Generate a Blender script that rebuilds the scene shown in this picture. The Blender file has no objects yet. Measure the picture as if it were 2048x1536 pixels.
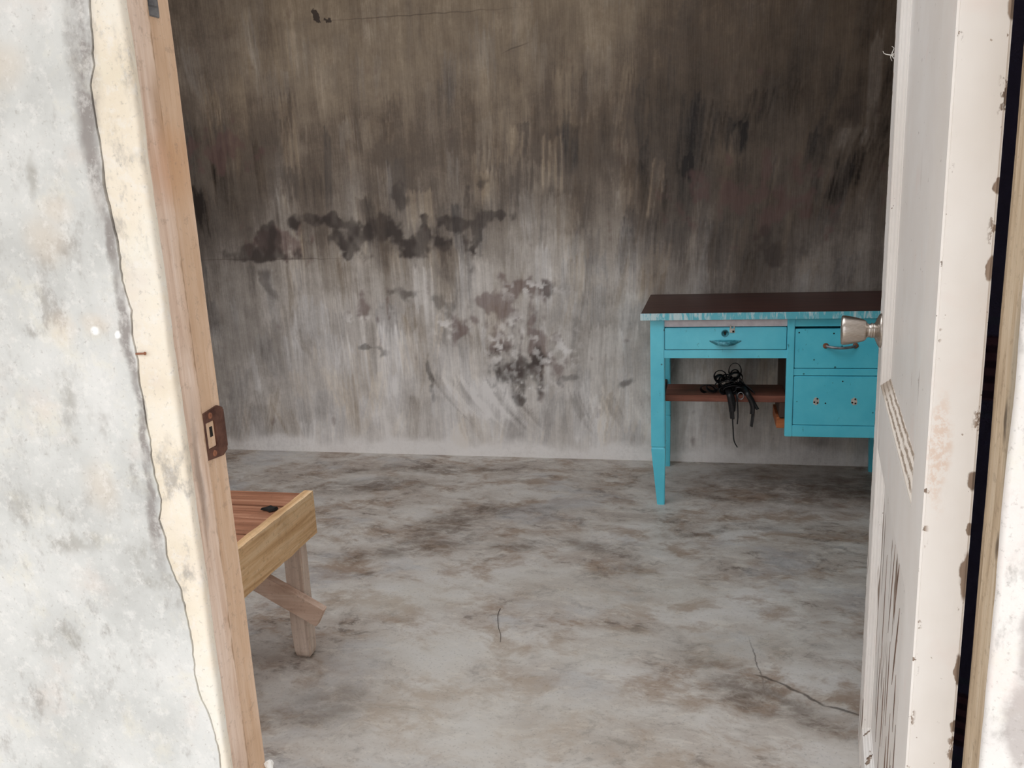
import bpy, bmesh, math, random
from mathutils import Vector, Matrix, noise as mnoise

random.seed(7)
S = bpy.context.scene
COL = S.collection

# ------------------------------------------------------------------ camera
cam_d = bpy.data.cameras.new('camera')
cam_d.sensor_width = 36.0
cam_d.lens = 36.0 * 1700.0 / 2048.0
cam_d.clip_start = 0.02
cam = bpy.data.objects.new('camera', cam_d)
COL.objects.link(cam)
cam.matrix_world = Matrix(((0.974013, -0.00704, 0.226384, 0.0),
                           (0.221841, 0.231203, -0.947276, 0.0),
                           (-0.045671, 0.97288, 0.226757, 1.26),
                           (0, 0, 0, 1)))
S.camera = cam

# ------------------------------------------------------------------ sky light, exposure
world = bpy.data.worlds.new('overcast_sky')
S.world = world
world.use_nodes = True
wn = world.node_tree
for n in list(wn.nodes):
    wn.nodes.remove(n)
wbg = wn.nodes.new('ShaderNodeBackground')
wout = wn.nodes.new('ShaderNodeOutputWorld')
# overcast sky: three times brighter overhead than at the horizon, the same all round
SKY = 2.9
wtc = wn.nodes.new('ShaderNodeTexCoord')
wsp = wn.nodes.new('ShaderNodeSeparateXYZ')
wmr = wn.nodes.new('ShaderNodeMapRange')
wn.links.new(wtc.outputs['Generated'], wsp.inputs[0])
wn.links.new(wsp.outputs[2], wmr.inputs[0])
wmr.inputs[1].default_value = 0.0
wmr.inputs[2].default_value = 1.0
wmr.inputs[3].default_value = SKY / 3.0
wmr.inputs[4].default_value = SKY
wbg.inputs[0].default_value = (0.955, 0.985, 1.03, 1)
wn.links.new(wmr.outputs[0], wbg.inputs[1])
wn.links.new(wbg.outputs[0], wout.inputs[0])
S.view_settings.view_transform = 'Standard'
S.view_settings.look = 'None'
S.view_settings.gamma = 1.0
S.view_settings.use_curve_mapping = False
S.view_settings.exposure = 0.1
try:
    S.cycles.max_bounces = 7
    S.cycles.diffuse_bounces = 5
except Exception:
    pass


# ------------------------------------------------------------------ material helpers
def lin(r, g, b):
    def c(v):
        v /= 255.0
        return v / 12.92 if v <= 0.04045 else ((v + 0.055) / 1.055) ** 2.4
    return (c(r), c(g), c(b), 1.0)


class NB:
    """small node builder: one material, sockets passed around as values"""
    def __init__(self, name):
        self.m = bpy.data.materials.new(name)
        self.m.use_nodes = True
        self.t = self.m.node_tree
        for n in list(self.t.nodes):
            self.t.nodes.remove(n)
        self.out = self.n('ShaderNodeOutputMaterial')
        self.b = self.n('ShaderNodeBsdfPrincipled')
        self.t.links.new(self.b.outputs[0], self.out.inputs[0])
        self.co = self.n('ShaderNodeTexCoord').outputs['Object']

    def n(self, typ):
        return self.t.nodes.new(typ)

    def put(self, sock, v):
        if isinstance(v, bpy.types.NodeSocket):
            self.t.links.new(v, sock)
        elif v is not None:
            sock.default_value = v

    def map(self, vec, loc=(0, 0, 0), rot=(0, 0, 0), scale=(1, 1, 1), kind='POINT'):
        m = self.n('ShaderNodeMapping')
        m.vector_type = kind
        self.put(m.inputs['Vector'], vec)
        m.inputs['Location'].default_value = loc
        m.inputs['Rotation'].default_value = rot
        m.inputs['Scale'].default_value = scale
        return m.outputs[0]

    def noise(self, vec, scale=5, detail=4, rough=0.55, dist=0.0, color=False):
        m = self.n('ShaderNodeTexNoise')
        self.put(m.inputs['Vector'], vec)
        m.inputs['Scale'].default_value = scale
        m.inputs['Detail'].default_value = detail
        m.inputs['Roughness'].default_value = rough
        m.inputs['Distortion'].default_value = dist
        return m.outputs['Color' if color else 'Fac']

    def voro(self, vec, scale=5, rnd=1.0):
        m = self.n('ShaderNodeTexVoronoi')
        self.put(m.inputs['Vector'], vec)
        m.inputs['Scale'].default_value = scale
        m.inputs['Randomness'].default_value = rnd
        return m.outputs['Distance']

    def ramp(self, fac, stops, interp='LINEAR'):
        m = self.n('ShaderNodeValToRGB')
        self.put(m.inputs[0], fac)
        cr = m.color_ramp
        cr.interpolation = interp
        while len(cr.elements) < len(stops):
            cr.elements.new(0.5)
        for e, (p, c) in zip(cr.elements, stops):
            e.position = p
            e.color = c if len(c) == 4 else (c[0], c[1], c[2], 1)
        return m.outputs[0]

    def math(self, op, a, b=None, clamp=False):
        m = self.n('ShaderNodeMath')
        m.operation = op
        m.use_clamp = clamp
        self.put(m.inputs[0], a)
        if b is not None:
            self.put(m.inputs[1], b)
        return m.outputs[0]

    def mr(self, v, a, b, c=0.0, d=1.0, smooth=True):
        m = self.n('ShaderNodeMapRange')
        m.interpolation_type = 'SMOOTHSTEP' if smooth else 'LINEAR'
        self.put(m.inputs[0], v)
        m.inputs[1].default_value = a
        m.inputs[2].default_value = b
        m.inputs[3].default_value = c
        m.inputs[4].default_value = d
        return m.outputs[0]

    def mix(self, fac, a, b, blend='MIX'):
        m = self.n('ShaderNodeMix')
        m.data_type = 'RGBA'
        m.blend_type = blend
        self.put(m.inputs[0], fac)
        self.put(m.inputs[6], a)
        self.put(m.inputs[7], b)
        return m.outputs[2]

    def sep(self, vec):
        m = self.n('ShaderNodeSeparateXYZ')
        self.put(m.inputs[0], vec)
        return m.outputs

    def warp(self, vec, scale, amount, detail=3):
        nz = self.noise(vec, scale, detail, 0.6, 0, True)
        s = self.n('ShaderNodeVectorMath')
        s.operation = 'SUBTRACT'
        self.put(s.inputs[0], nz)
        s.inputs[1].default_value = (0.5, 0.5, 0.5)
        k = self.n('ShaderNodeVectorMath')
        k.operation = 'SCALE'
        self.put(k.inputs[0], s.outputs[0])
        k.inputs['Scale'].default_value = amount
        a = self.n('ShaderNodeVectorMath')
        a.operation = 'ADD'
        self.put(a.inputs[0], vec)
        self.put(a.inputs[1], k.outputs[0])
        return a.outputs[0]

    def blob(self, vec, c, r, rot=(0, 0, 0), soft=0.5):
        """soft mask around c with radii r (a radius of 1e4 ignores that axis)"""
        v = self.map(vec, c, rot, r, 'TEXTURE')
        l = self.n('ShaderNodeVectorMath')
        l.operation = 'LENGTH'
        self.put(l.inputs[0], v)
        return self.mr(l.outputs['Value'], 1 + soft, max(0.0, 1 - soft))

    def union(self, socks):
        r = socks[0]
        for s in socks[1:]:
            r = self.math('MAXIMUM', r, s)
        return r

    def bump(self, h, strength=0.3, dist=0.01, normal=None):
        m = self.n('ShaderNodeBump')
        m.inputs['Strength'].default_value = strength
        m.inputs['Distance'].default_value = dist
        self.put(m.inputs['Height'], h)
        if normal is not None:
            self.put(m.inputs['Normal'], normal)
        return m.outputs[0]

    def done(self, color, rough=0.6, metal=0.0, spec=0.5, normal=None):
        self.put(self.b.inputs['Base Color'], color)
        self.put(self.b.inputs['Roughness'], rough)
        self.put(self.b.inputs['Metallic'], metal)
        self.put(self.b.inputs['Specular IOR Level'], spec)
        if normal is not None:
            self.put(self.b.inputs['Normal'], normal)
        return self.m


BIG = 1e4


def segment_mask(nb, vec, p, q, w, soft=0.6, plane='xz'):
    """thin line stain from p to q"""
    mx, my = (p[0] + q[0]) / 2, (p[1] + q[1]) / 2
    L = math.hypot(q[0] - p[0], q[1] - p[1]) / 2 + w
    a = math.atan2(q[1] - p[1], q[0] - p[0])
    if plane == 'xz':
        return nb.blob(vec, (mx, 0, my), (L, BIG, w), (0, -a, 0), soft)
    return nb.blob(vec, (mx, my, 0), (L, w, BIG), (0, 0, a), soft)


# ------------------------------------------------------------------ back wall: brushed lime wash
import numpy as np

WG = 0.0065                                   # wash grid step in metres
WGX0, WGX1, WGZ1 = -3.0, 1.0, 2.30
NX = int(round((WGX1 - WGX0) / WG)) + 1
NZ = int(round(WGZ1 / WG)) + 1


def wall_wash():
    """strokes, stains and salt of the back wall as masks on its surface:
    wash lightness, warmth, dark stain, maroon stain, salt bloom"""
    rg = np.random.default_rng(11)
    xs_ = np.linspace(WGX0, WGX1, NX)
    zs_ = np.linspace(0, WGZ1, NZ)
    X, Z = np.meshgrid(xs_, zs_)

    def vnoise(cx, cz, seed):
        r = np.random.default_rng(seed)
        gx, gz = int((WGX1 - WGX0) / cx) + 4, int(WGZ1 / cz) + 4
        g = r.random((gz, gx))
        u, v = (X - WGX0) / cx + 0.5, Z / cz + 0.5
        i, j = u.astype(int), v.astype(int)
        fu, fv = u - i, v - j
        fu, fv = fu * fu * (3 - 2 * fu), fv * fv * (3 - 2 * fv)
        return (g[j, i] * (1 - fu) + g[j, i + 1] * fu) * (1 - fv) + (g[j + 1, i] * (1 - fu) + g[j + 1, i + 1] * fu) * fv

    def fbm(c, seed, o=4, asp=1.0, gain=0.55):
        t, a, n = 0, 1.0, 0
        for k in range(o):
            t = t + a * vnoise(c / 2 ** k, c * asp / 2 ** k, seed + k)
            n += a
            a *= gain
        return t / n

    def sm(v, a, b):
        t = np.clip((v - a) / (b - a), 0, 1)
        return t * t * (3 - 2 * t)

    big = fbm(0.9, 1, 4)
    mid_ = fbm(0.25, 20, 4)
    fine_ = fbm(0.06, 40, 3)
    zw = Z + (big - 0.5) * 0.35 + (vnoise(0.05, 0.5, 70) - 0.5) * 0.22 + (vnoise(0.16, 0.6, 71) - 0.5) * 0.25
    L = np.interp(zw, [0.0, 0.08, 0.25, 0.45, 0.75, 0.95, 1.12, 1.35, 1.55, 1.72, 1.9, 2.3],
                  [0.90, 0.87, 0.84, 0.79, 0.755, 0.65, 0.51, 0.45, 0.48, 0.575, 0.63, 0.64])
    warmth = np.interp(zw, [0, 0.6, 1.0, 1.3, 1.6, 2.3], [0.12, 0.18, 0.35, 0.75, 0.95, 1.0])
    # right-hand side darkened to paint its dimmer light, dull left end
    right = sm(X + (big - 0.5) * 0.7 + (vnoise(0.09, 0.5, 72) - 0.5) * 0.35 + 0.12 * (Z - 1.0), -0.55, 0.25)
    L = L * (1 - right * np.interp(Z, [0, 0.35, 0.8, 2.3], [0.16, 0.20, 0.30, 0.36]))
    left = sm(-X + (mid_ - 0.5) * 0.7, 1.75, 2.5)
    L = L * (1 - 0.28 * left)
    warmth = warmth * (1 - 0.3 * left)

    def stroke(x0, zt, ln, w, dl, lean, curve, seed, ragged=0.25, dw=0.0):
        """one pass of a wide dry brush, bristle by bristle"""
        pad = w * 0.7 + abs(lean) * ln + abs(curve)
        i0, i1 = np.searchsorted(xs_, [x0 - pad, x0 + pad])
        j0, j1 = np.searchsorted(zs_, [max(0, zt - ln * 1.3), min(WGZ1, zt + ln * 0.2)])
        if i1 - i0 < 3 or j1 - j0 < 3:
            return
        r = np.random.default_rng(seed)
        x, z = X[j0:j1, i0:i1], Z[j0:j1, i0:i1]
        t = (zt - z) / ln
        u = (x - x0 - lean * (z - zt) - curve * t * t) / w + 0.5
        nb_ = max(5, int(w / 0.0075))
        br = r.random(nb_ + 3)
        st_ = r.random(nb_ + 3) * ragged
        en = 1 - r.random(nb_ + 3) * ragged * 1.6
        k = np.clip(u * nb_, 0, nb_)
        ki = k.astype(int)
        f = k - ki
        b = br[ki] * (1 - f) + br[ki + 1] * f
        s0 = st_[ki] * (1 - f) + st_[ki + 1] * f - 0.1
        e0 = en[ki] * (1 - f) + en[ki + 1] * f
        m = sm(t, s0, s0 + 0.05) * (1 - sm(t, e0 - 0.25, e0 + 0.05)) * sm(u, 0, 0.06) * (1 - sm(u, 0.94, 1.0))
        m = m * (0.25 + 0.75 * sm(b, 0.15, 0.75))
        L[j0:j1, i0:i1] += m * dl
        warmth[j0:j1, i0:i1] = np.clip(warmth[j0:j1, i0:i1] + m * dw, 0, 1)

    for k in range(620):
        x0 = rg.uniform(-2.9, 0.9)
        z = rg.uniform(0.15, 2.2)
        band = 0.5 + 0.5 * math.exp(-((z - 1.35) / 0.4) ** 2)
        lean = np.interp(x0, [-2.8, -1.4, -0.4, 0.8], [-0.04, 0.0, 0.10, 0.26]) + rg.normal(0, 0.05)
        if z < 0.7:
            lean += rg.normal(0, 0.16)
        dark_ = rg.random() < np.interp(z, [0.2, 0.9, 1.4, 2.0], [0.40, 0.58, 0.62, 0.35])
        dl = -rg.uniform(0.04, 0.16) * band if dark_ else rg.uniform(0.03, 0.12) * (0.6 + 0.4 * band)
        if x0 > -0.2 and not dark_:
            dl *= 0.7
        dl *= np.interp(z, [0, 1.0, 1.6, 1.9, 2.3], [0.75, 0.8, 0.85, 0.42, 0.38])
        stroke(x0, z, rg.uniform(0.14, 0.42), rg.uniform(0.03, 0.13), dl, lean, rg.normal(0, 0.02), 1000 + k, rg.uniform(0.15, 0.4), rg.uniform(-0.3, 0.3))
    # marked pale strokes
    for k, (x0, zt, ln, w, dl, lean, dw) in enumerate((
            (-0.669, 1.46, 0.30, 0.105, 0.17, 0.05, 0.3), (-1.291, 1.27, 0.24, 0.14, 0.12, 0.0, 0.3), (-0.215, 1.34, 0.28, 0.06, 0.20, 0.12, 0.4),
            (-0.96, 1.33, 0.20, 0.14, 0.08, 0.0, 0.2), (-0.34, 1.72, 0.42, 0.05, 0.13, 0.16, 0.3), (-0.62, 1.75, 0.5, 0.09, 0.09, 0.04, 0.3),
            (-0.82, 1.7, 0.45, 0.06, 0.09, 0.03, 0.2), (-1.95, 1.10, 0.34, 0.13, 0.13, 0.02, 0.2), (-1.9, 1.7, 0.5, 0.1, 0.07, 0, 0.2),
            (-1.30, 0.92, 0.36, 0.10, 0.13, 0.02, -0.1), (-1.05, 0.95, 0.42, 0.20, 0.09, 0.0, 0), (-0.62, 1.05, 0.3, 0.16, 0.08, 0.0, 0),
            (-1.72, 0.80, 0.45, 0.20, 0.10, -0.1, 0), (-1.45, 0.62, 0.4, 0.22, 0.09, 0.05, 0), (0.63, 1.80, 0.50, 0.055, 0.16, 0.02, -0.4),
            (0.55, 1.43, 0.12, 0.13, 0.11, 0.3, -0.4), (-0.45, 0.62, 0.3, 0.16, 0.09, 0.1, 0), (-1.16, 0.55, 0.3, 0.2, 0.08, -0.1, 0),
            (0.1, 1.45, 0.35, 0.04, 0.10, 0.2, 0.3), (0.25, 1.3, 0.4, 0.05, 0.08, 0.2, 0.3), (-0.05, 1.2, 0.35, 0.04, 0.09, 0.15, 0.2))):
        stroke(x0, zt, ln, w, dl, lean, 0.0, 5000 + k, 0.2, dw)
    # fan of curved sweeps low on the wall
    for k in range(9):
        stroke(-1.28 + 0.045 * k, 0.40, 0.30, 0.05, (0.07 if k % 2 else -0.10), -0.55 + 0.03 * k, 0.10, 6000 + k, 0.3)
    for k in range(5):
        stroke(-0.62 + 0.08 * k, 0.34, 0.26, 0.06, (0.06 if k % 2 else -0.09), -0.3, 0.05, 6100 + k, 0.3)
    L += (mid_ - 0.5) * 0.16 + (fine_ - 0.5) * 0.10 + (vnoise(0.02, 0.35, 90) - 0.5) * 0.06

    # stains with outlines of their own
    wx = X + (fbm(0.10, 200, 4) - 0.5) * 0.11
    wz = Z + (fbm(0.10, 210, 4) - 0.5) * 0.11
    drip = (vnoise(0.03, 0.3, 220) - 0.5)
    tooth = (fbm(0.05, 230, 4, 1.3) - 0.5)

    def blobs(lst, soft):
        m = np.zeros_like(X)
        for x, z, rx, rz in lst:
            d = np.sqrt(((wx - x) / rx) ** 2 + ((wz - z) / rz) ** 2)
            m = np.maximum(m, np.clip((1 + soft - d) / (2 * soft), 0, 1))
        return m

    dark = [(-2.145, 1.01, 0.15, 0.05), (-2.07, 1.084, 0.047, 0.06), (-1.934, 1.127, 0.045, 0.035), (-1.648, 1.052, 0.06, 0.09),
            (-1.752, 1.138, 0.15, 0.025), (-1.483, 1.08, 0.125, 0.072), (-1.305, 1.02, 0.155, 0.058), (-1.384, 1.238, 0.031, 0.05),
            (-1.049, 1.052, 0.02, 0.13), (-1.118, 1.118, 0.14, 0.028), (-0.942, 1.126, 0.092, 0.018), (-2.091, 0.869, 0.04, 0.09),
            (-1.545, 0.502, 0.025, 0.03), (-1.625, 0.532, 0.057, 0.014), (-1.39, 0.796, 0.054, 0.036), (-1.043, 0.984, 0.03, 0.03),
            (-0.859, 0.421, 0.10, 0.095), (-0.865, 0.30, 0.04, 0.02), (-0.614, 0.379, 0.07, 0.022), (-0.374, 0.358, 0.06, 0.026),
            (-0.992, 1.27, 0.041, 0.03), (-1.657, 0.955, 0.04, 0.025), (-1.30, 0.40, 0.02, 0.10),
            (0.52, 1.475, 0.09, 0.06), (0.599, 1.787, 0.022, 0.026), (0.285, 0.946, 0.10, 0.07), (-1.21, 0.72, 0.03, 0.06), (-0.72, 0.80, 0.04, 0.05)]
    d = blobs(dark, 0.8)
    band = sm(Z + drip * 0.01, 0.955, 0.972) * (1 - sm(Z, 1.13, 1.17)) * sm(0.8 - np.abs(X + 1.62), 0, 0.3)
    d = d + 0.34 * band * sm(mid_, 0.42, 0.58)
    cut = 1 - 0.85 * (1 - sm(Z + tooth * 0.03, 0.95, 0.966)) * sm(0.85 - np.abs(X + 1.62), 0, 0.1) * sm(Z, 0.90, 0.93)
    dk_ = sm(d + tooth * 1.3 + drip * 0.5, 0.36, 0.78) * sm(d, 0.02, 0.25) * cut
    dk_ = dk_ * (0.70 + 0.30 * sm(fbm(0.07, 240, 3, 1.6), 0.38, 0.62))
    inb = sm(0.85 - np.abs(X + 1.62), 0, 0.2) * sm(Z, 0.9, 0.96) * (1 - sm(Z, 1.15, 1.2))
    core = np.exp(-(((X + 0.86) / 0.16) ** 2 + ((Z - 0.42) / 0.14) ** 2))
    dk_ = dk_ * (0.66 + 0.34 * np.maximum(inb, core))
    maroon = [(-0.806, 0.544, 0.135, 0.145), (-0.795, 0.82, 0.115, 0.065), (-0.704, 0.462, 0.10, 0.08), (-1.617, 0.704, 0.06, 0.055),
              (-2.007, 1.059, 0.155, 0.07), (-0.986, 0.731, 0.10, 0.08), (0.159, 1.157, 0.258, 0.122), (-2.242, 1.487, 0.156, 0.09), (-1.1, 0.62, 0.07, 0.05)]
    mr_ = sm(blobs(maroon, 0.9) + tooth * 1.5 + drip * 0.5, 0.42, 0.80)
    salt = [(-0.925, 0.532, 0.07, 0.09), (-0.749, 0.50, 0.05, 0.10), (-0.796, 0.81, 0.125, 0.05), (-0.802, 0.366, 0.11, 0.04),
            (-0.965, 0.353, 0.043, 0.06), (-0.827, 0.615, 0.14, 0.045), (-1.633, 0.668, 0.05, 0.03), (-1.223, 0.617, 0.06, 0.05), (-0.99, 0.21, 0.09, 0.03), (-0.62, 0.53, 0.05, 0.08)]
    grain = fbm(0.035, 300, 3)
    sl = blobs(salt, 0.7) * sm(grain, 0.52, 0.64)
    fz = Z + (fbm(0.12, 320, 4) - 0.5) * 0.10
    ft = (1 - sm(fz, 0.035, 0.10)) * np.interp(np.abs(X + 0.95), [0, 0.8, 1.6, 2.4], [1, 1, 0.45, 0.2])
    pf = blobs([(-0.998, 0.292, 0.10, 0.085)], 0.6)
    L += 0.10 * pf
    warmth = np.clip(warmth - 0.4 * pf, 0, 1)
    return np.clip(L, 0.12, 0.97), warmth, dk_, mr_, np.maximum(sl * 0.8, ft)


def mat_back_wall():
    nb = NB('limewashed_cement_wall')
    P = nb.co
    at = nb.n('ShaderNodeAttribute')
    at.attribute_name = 'wash'
    a = nb.sep(at.outputs['Color'])
    salt = at.outputs['Alpha']
    at2 = nb.n('ShaderNodeAttribute')
    at2.attribute_name = 'maroon'
    grit = nb.noise(P, 70, 3, 0.75)
    hair = nb.noise(nb.map(P, (0, 0, 0), (0, 0.08, 0), (150, 1, 7)), 1.5, 2, 0.6)
    mott = nb.noise(nb.map(P, (3, 1, 6)), 16, 3, 0.7)
    Lv = nb.math('ADD', a[0], nb.math('MULTIPLY', nb.math('SUBTRACT', hair, 0.5), 0.16))
    Lv = nb.math('ADD', Lv, nb.math('MULTIPLY', nb.math('SUBTRACT', grit, 0.5), 0.12))
    Lv = nb.math('ADD', Lv, nb.math('MULTIPLY', nb.math('SUBTRACT', mott, 0.5), 0.10))
    grey = nb.ramp(Lv, [(0.15, lin(40, 36, 35)), (0.45, lin(117, 110, 105)), (0.65, lin(170, 163, 157)), (0.95, lin(244, 239, 235))])
    tan = nb.ramp(Lv, [(0.15, lin(44, 34, 27)), (0.45, lin(122, 106, 91)), (0.65, lin(174, 156, 134)), (0.95, lin(244, 228, 206))])
    base = nb.mix(a[1], grey, tan)
    base = nb.mix(nb.math('MULTIPLY', at2.outputs['Fac'], 0.60), base, lin(112, 84, 80))
    base = nb.mix(nb.math('MULTIPLY', a[2], 0.92), base, lin(64, 54, 50))
    base = nb.mix(nb.math('MULTIPLY', salt, nb.mr(grit, 0.35, 0.6, 0.8, 1.0)), base, lin(250, 245, 241))
    Pl = nb.warp(P, 16, 0.014, 1)
    Pc = nb.warp(P, 38, 0.04, 3)
    chips = nb.union([nb.blob(Pc, (-1.663, 0, 2.012), (0.021, BIG, 0.008), (0, 0.4, 0), 0.1),
                      nb.blob(Pc, (-1.716, 0, 2.035), (0.016, BIG, 0.032), (0, -0.5, 0), 0.1)])
    base = nb.mix(nb.math('MULTIPLY', chips, 0.9), base, lin(58, 45, 40))
    lines = nb.union([segment_mask(nb, Pl, (-0.862, 1.817), (-0.763, 1.849), 0.003), segment_mask(nb, Pl, (-1.66, 2.01), (-0.876, 1.991), 0.0025),
                      segment_mask(nb, Pl, (-2.5, 0.976), (-1.75, 0.965), 0.003)])
    base = nb.mix(nb.math('MULTIPLY', lines, 0.5), base, lin(82, 70, 63))
    return nb.done(base, nb.mr(mott, 0.3, 0.7, 0.42, 0.6), 0, 0.35, nb.bump(hair, 0.18, 0.005))


def mat_side_wall():
    nb = NB('smoke_stained_cement')
    P = nb.co
    s = nb.noise(nb.map(P, (0, 0, 0), (0, 0, 0), (20, 20, 2)), 1.4, 4, 0.6)
    c = nb.noise(P, 1.9, 5, 0.6)
    base = nb.ramp(c, [(0.3, lin(112, 100, 90)), (0.5, lin(140, 128, 116)), (0.7, lin(160, 150, 138))])
    base = nb.mix(nb.mr(s, 0.52, 0.74, 0, 0.6), base, lin(84, 74, 68))
    return nb.done(base, 0.65, 0, 0.3, nb.bump(nb.noise(P, 60, 4), 0.2, 0.005))


def mat_floor():
    nb = NB('polished_stained_cement')
    P = nb.co
    A = nb.warp(P, 2.6, 0.16, 4)
    M = nb.map(A, (0, 0, 0), (0, 0, 0.5), (1.0, 1.5, 1))
    c1 = nb.noise(M, 2.6, 5, 0.68)
    c2 = nb.noise(nb.map(M, (5, 8, 0)), 5.0, 5, 0.70)
    c3 = nb.noise(nb.map(M, (1, 3, 7)), 10.0, 5, 0.74)
    base = nb.ramp(c1, [(0.30, lin(156, 141, 130)), (0.44, lin(188, 177, 167)), (0.55, lin(206, 199, 191)), (0.70, lin(218, 213, 208))])
    # brown soaked-in stains, dark smudges, chalky scuffs
    br = nb.mr(c2, 0.47, 0.64)
    base = nb.mix(nb.math('MULTIPLY', br, 0.72), base, lin(150, 124, 102))
    dk = nb.math('MULTIPLY', nb.mr(c3, 0.50, 0.66), nb.mr(c1, 0.60, 0.40))
    base = nb.mix(nb.math('MULTIPLY', dk, 0.7), base, lin(92, 77, 66))
    bl = nb.mr(nb.noise(nb.map(M, (9, 1, 4)), 2.4, 5, 0.6), 0.53, 0.66)
    base = nb.mix(nb.math('MULTIPLY', bl, 0.5), base, lin(188, 188, 190))
    sc = nb.mr(nb.noise(nb.map(A, (2, 6, 1), (0, 0, 0.4), (1, 2.4, 1)), 13, 4, 0.78), 0.53, 0.66)
    base = nb.mix(nb.math('MULTIPLY', sc, 0.42), base, lin(226, 218, 206))
    Pw = nb.warp(P, 3.5, 0.26, 4)
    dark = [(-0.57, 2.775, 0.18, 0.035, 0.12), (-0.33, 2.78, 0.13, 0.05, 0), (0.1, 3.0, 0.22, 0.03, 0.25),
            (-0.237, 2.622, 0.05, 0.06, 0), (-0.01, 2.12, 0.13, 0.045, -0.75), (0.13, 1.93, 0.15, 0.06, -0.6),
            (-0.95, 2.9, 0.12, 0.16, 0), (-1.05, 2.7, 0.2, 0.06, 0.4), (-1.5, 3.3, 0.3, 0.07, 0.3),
            (-1.25, 3.55, 0.35, 0.05, 0.2), (-0.8, 3.1, 0.22, 0.05, 0.3), (0.45, 3.45, 0.5, 0.2, 0), (-0.9, 1.75, 0.12, 0.08, 0.4)]  # the wide ellipse under the desk paints the desk's shade on the floor
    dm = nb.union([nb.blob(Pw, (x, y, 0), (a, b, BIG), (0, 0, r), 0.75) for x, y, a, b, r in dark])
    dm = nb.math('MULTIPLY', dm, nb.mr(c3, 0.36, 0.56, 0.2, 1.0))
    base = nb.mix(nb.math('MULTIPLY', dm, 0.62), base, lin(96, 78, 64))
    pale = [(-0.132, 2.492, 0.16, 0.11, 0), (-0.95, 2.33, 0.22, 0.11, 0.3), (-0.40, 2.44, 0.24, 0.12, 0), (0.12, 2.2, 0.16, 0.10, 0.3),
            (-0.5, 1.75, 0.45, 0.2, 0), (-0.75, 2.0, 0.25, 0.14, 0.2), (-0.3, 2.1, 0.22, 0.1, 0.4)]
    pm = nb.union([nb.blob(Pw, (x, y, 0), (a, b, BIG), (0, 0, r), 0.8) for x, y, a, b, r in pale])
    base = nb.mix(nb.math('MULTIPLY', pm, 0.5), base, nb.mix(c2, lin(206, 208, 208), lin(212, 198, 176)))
    Pc = nb.warp(P, 12, 0.03, 4)
    ck = [(0.12, 2.049), (0.17, 2.03), (0.225, 1.986), (0.278, 1.942), (0.36, 1.91), (0.5, 1.86)]
    cr = nb.union([segment_mask(nb, Pc, ck[i], ck[i + 1], 0.0045, 0.5, 'xy') for i in range(5)] +
                  [segment_mask(nb, Pc, (0.135, 2.03), (0.115, 2.2), 0.0018, 1.0, 'xy')])
    base = nb.mix(nb.math('MULTIPLY', cr, 0.7), base, lin(62, 50, 42))
    g = nb.noise(P, 120, 1, 0.7)
    base = nb.mix(nb.mr(g, 0.58, 0.75, 0, 0.22), base, lin(70, 62, 56))
    rough = nb.mr(c3, 0.3, 0.7, 0.36, 0.55)
    h = nb.noise(nb.map(P, (0, 0, 0), (0, 0, 0.5), (1, 1.5, 1)), 22, 2, 0.75)
    return nb.done(base, rough, 0, 0.4, nb.bump(h, 0.16, 0.006))


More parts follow.
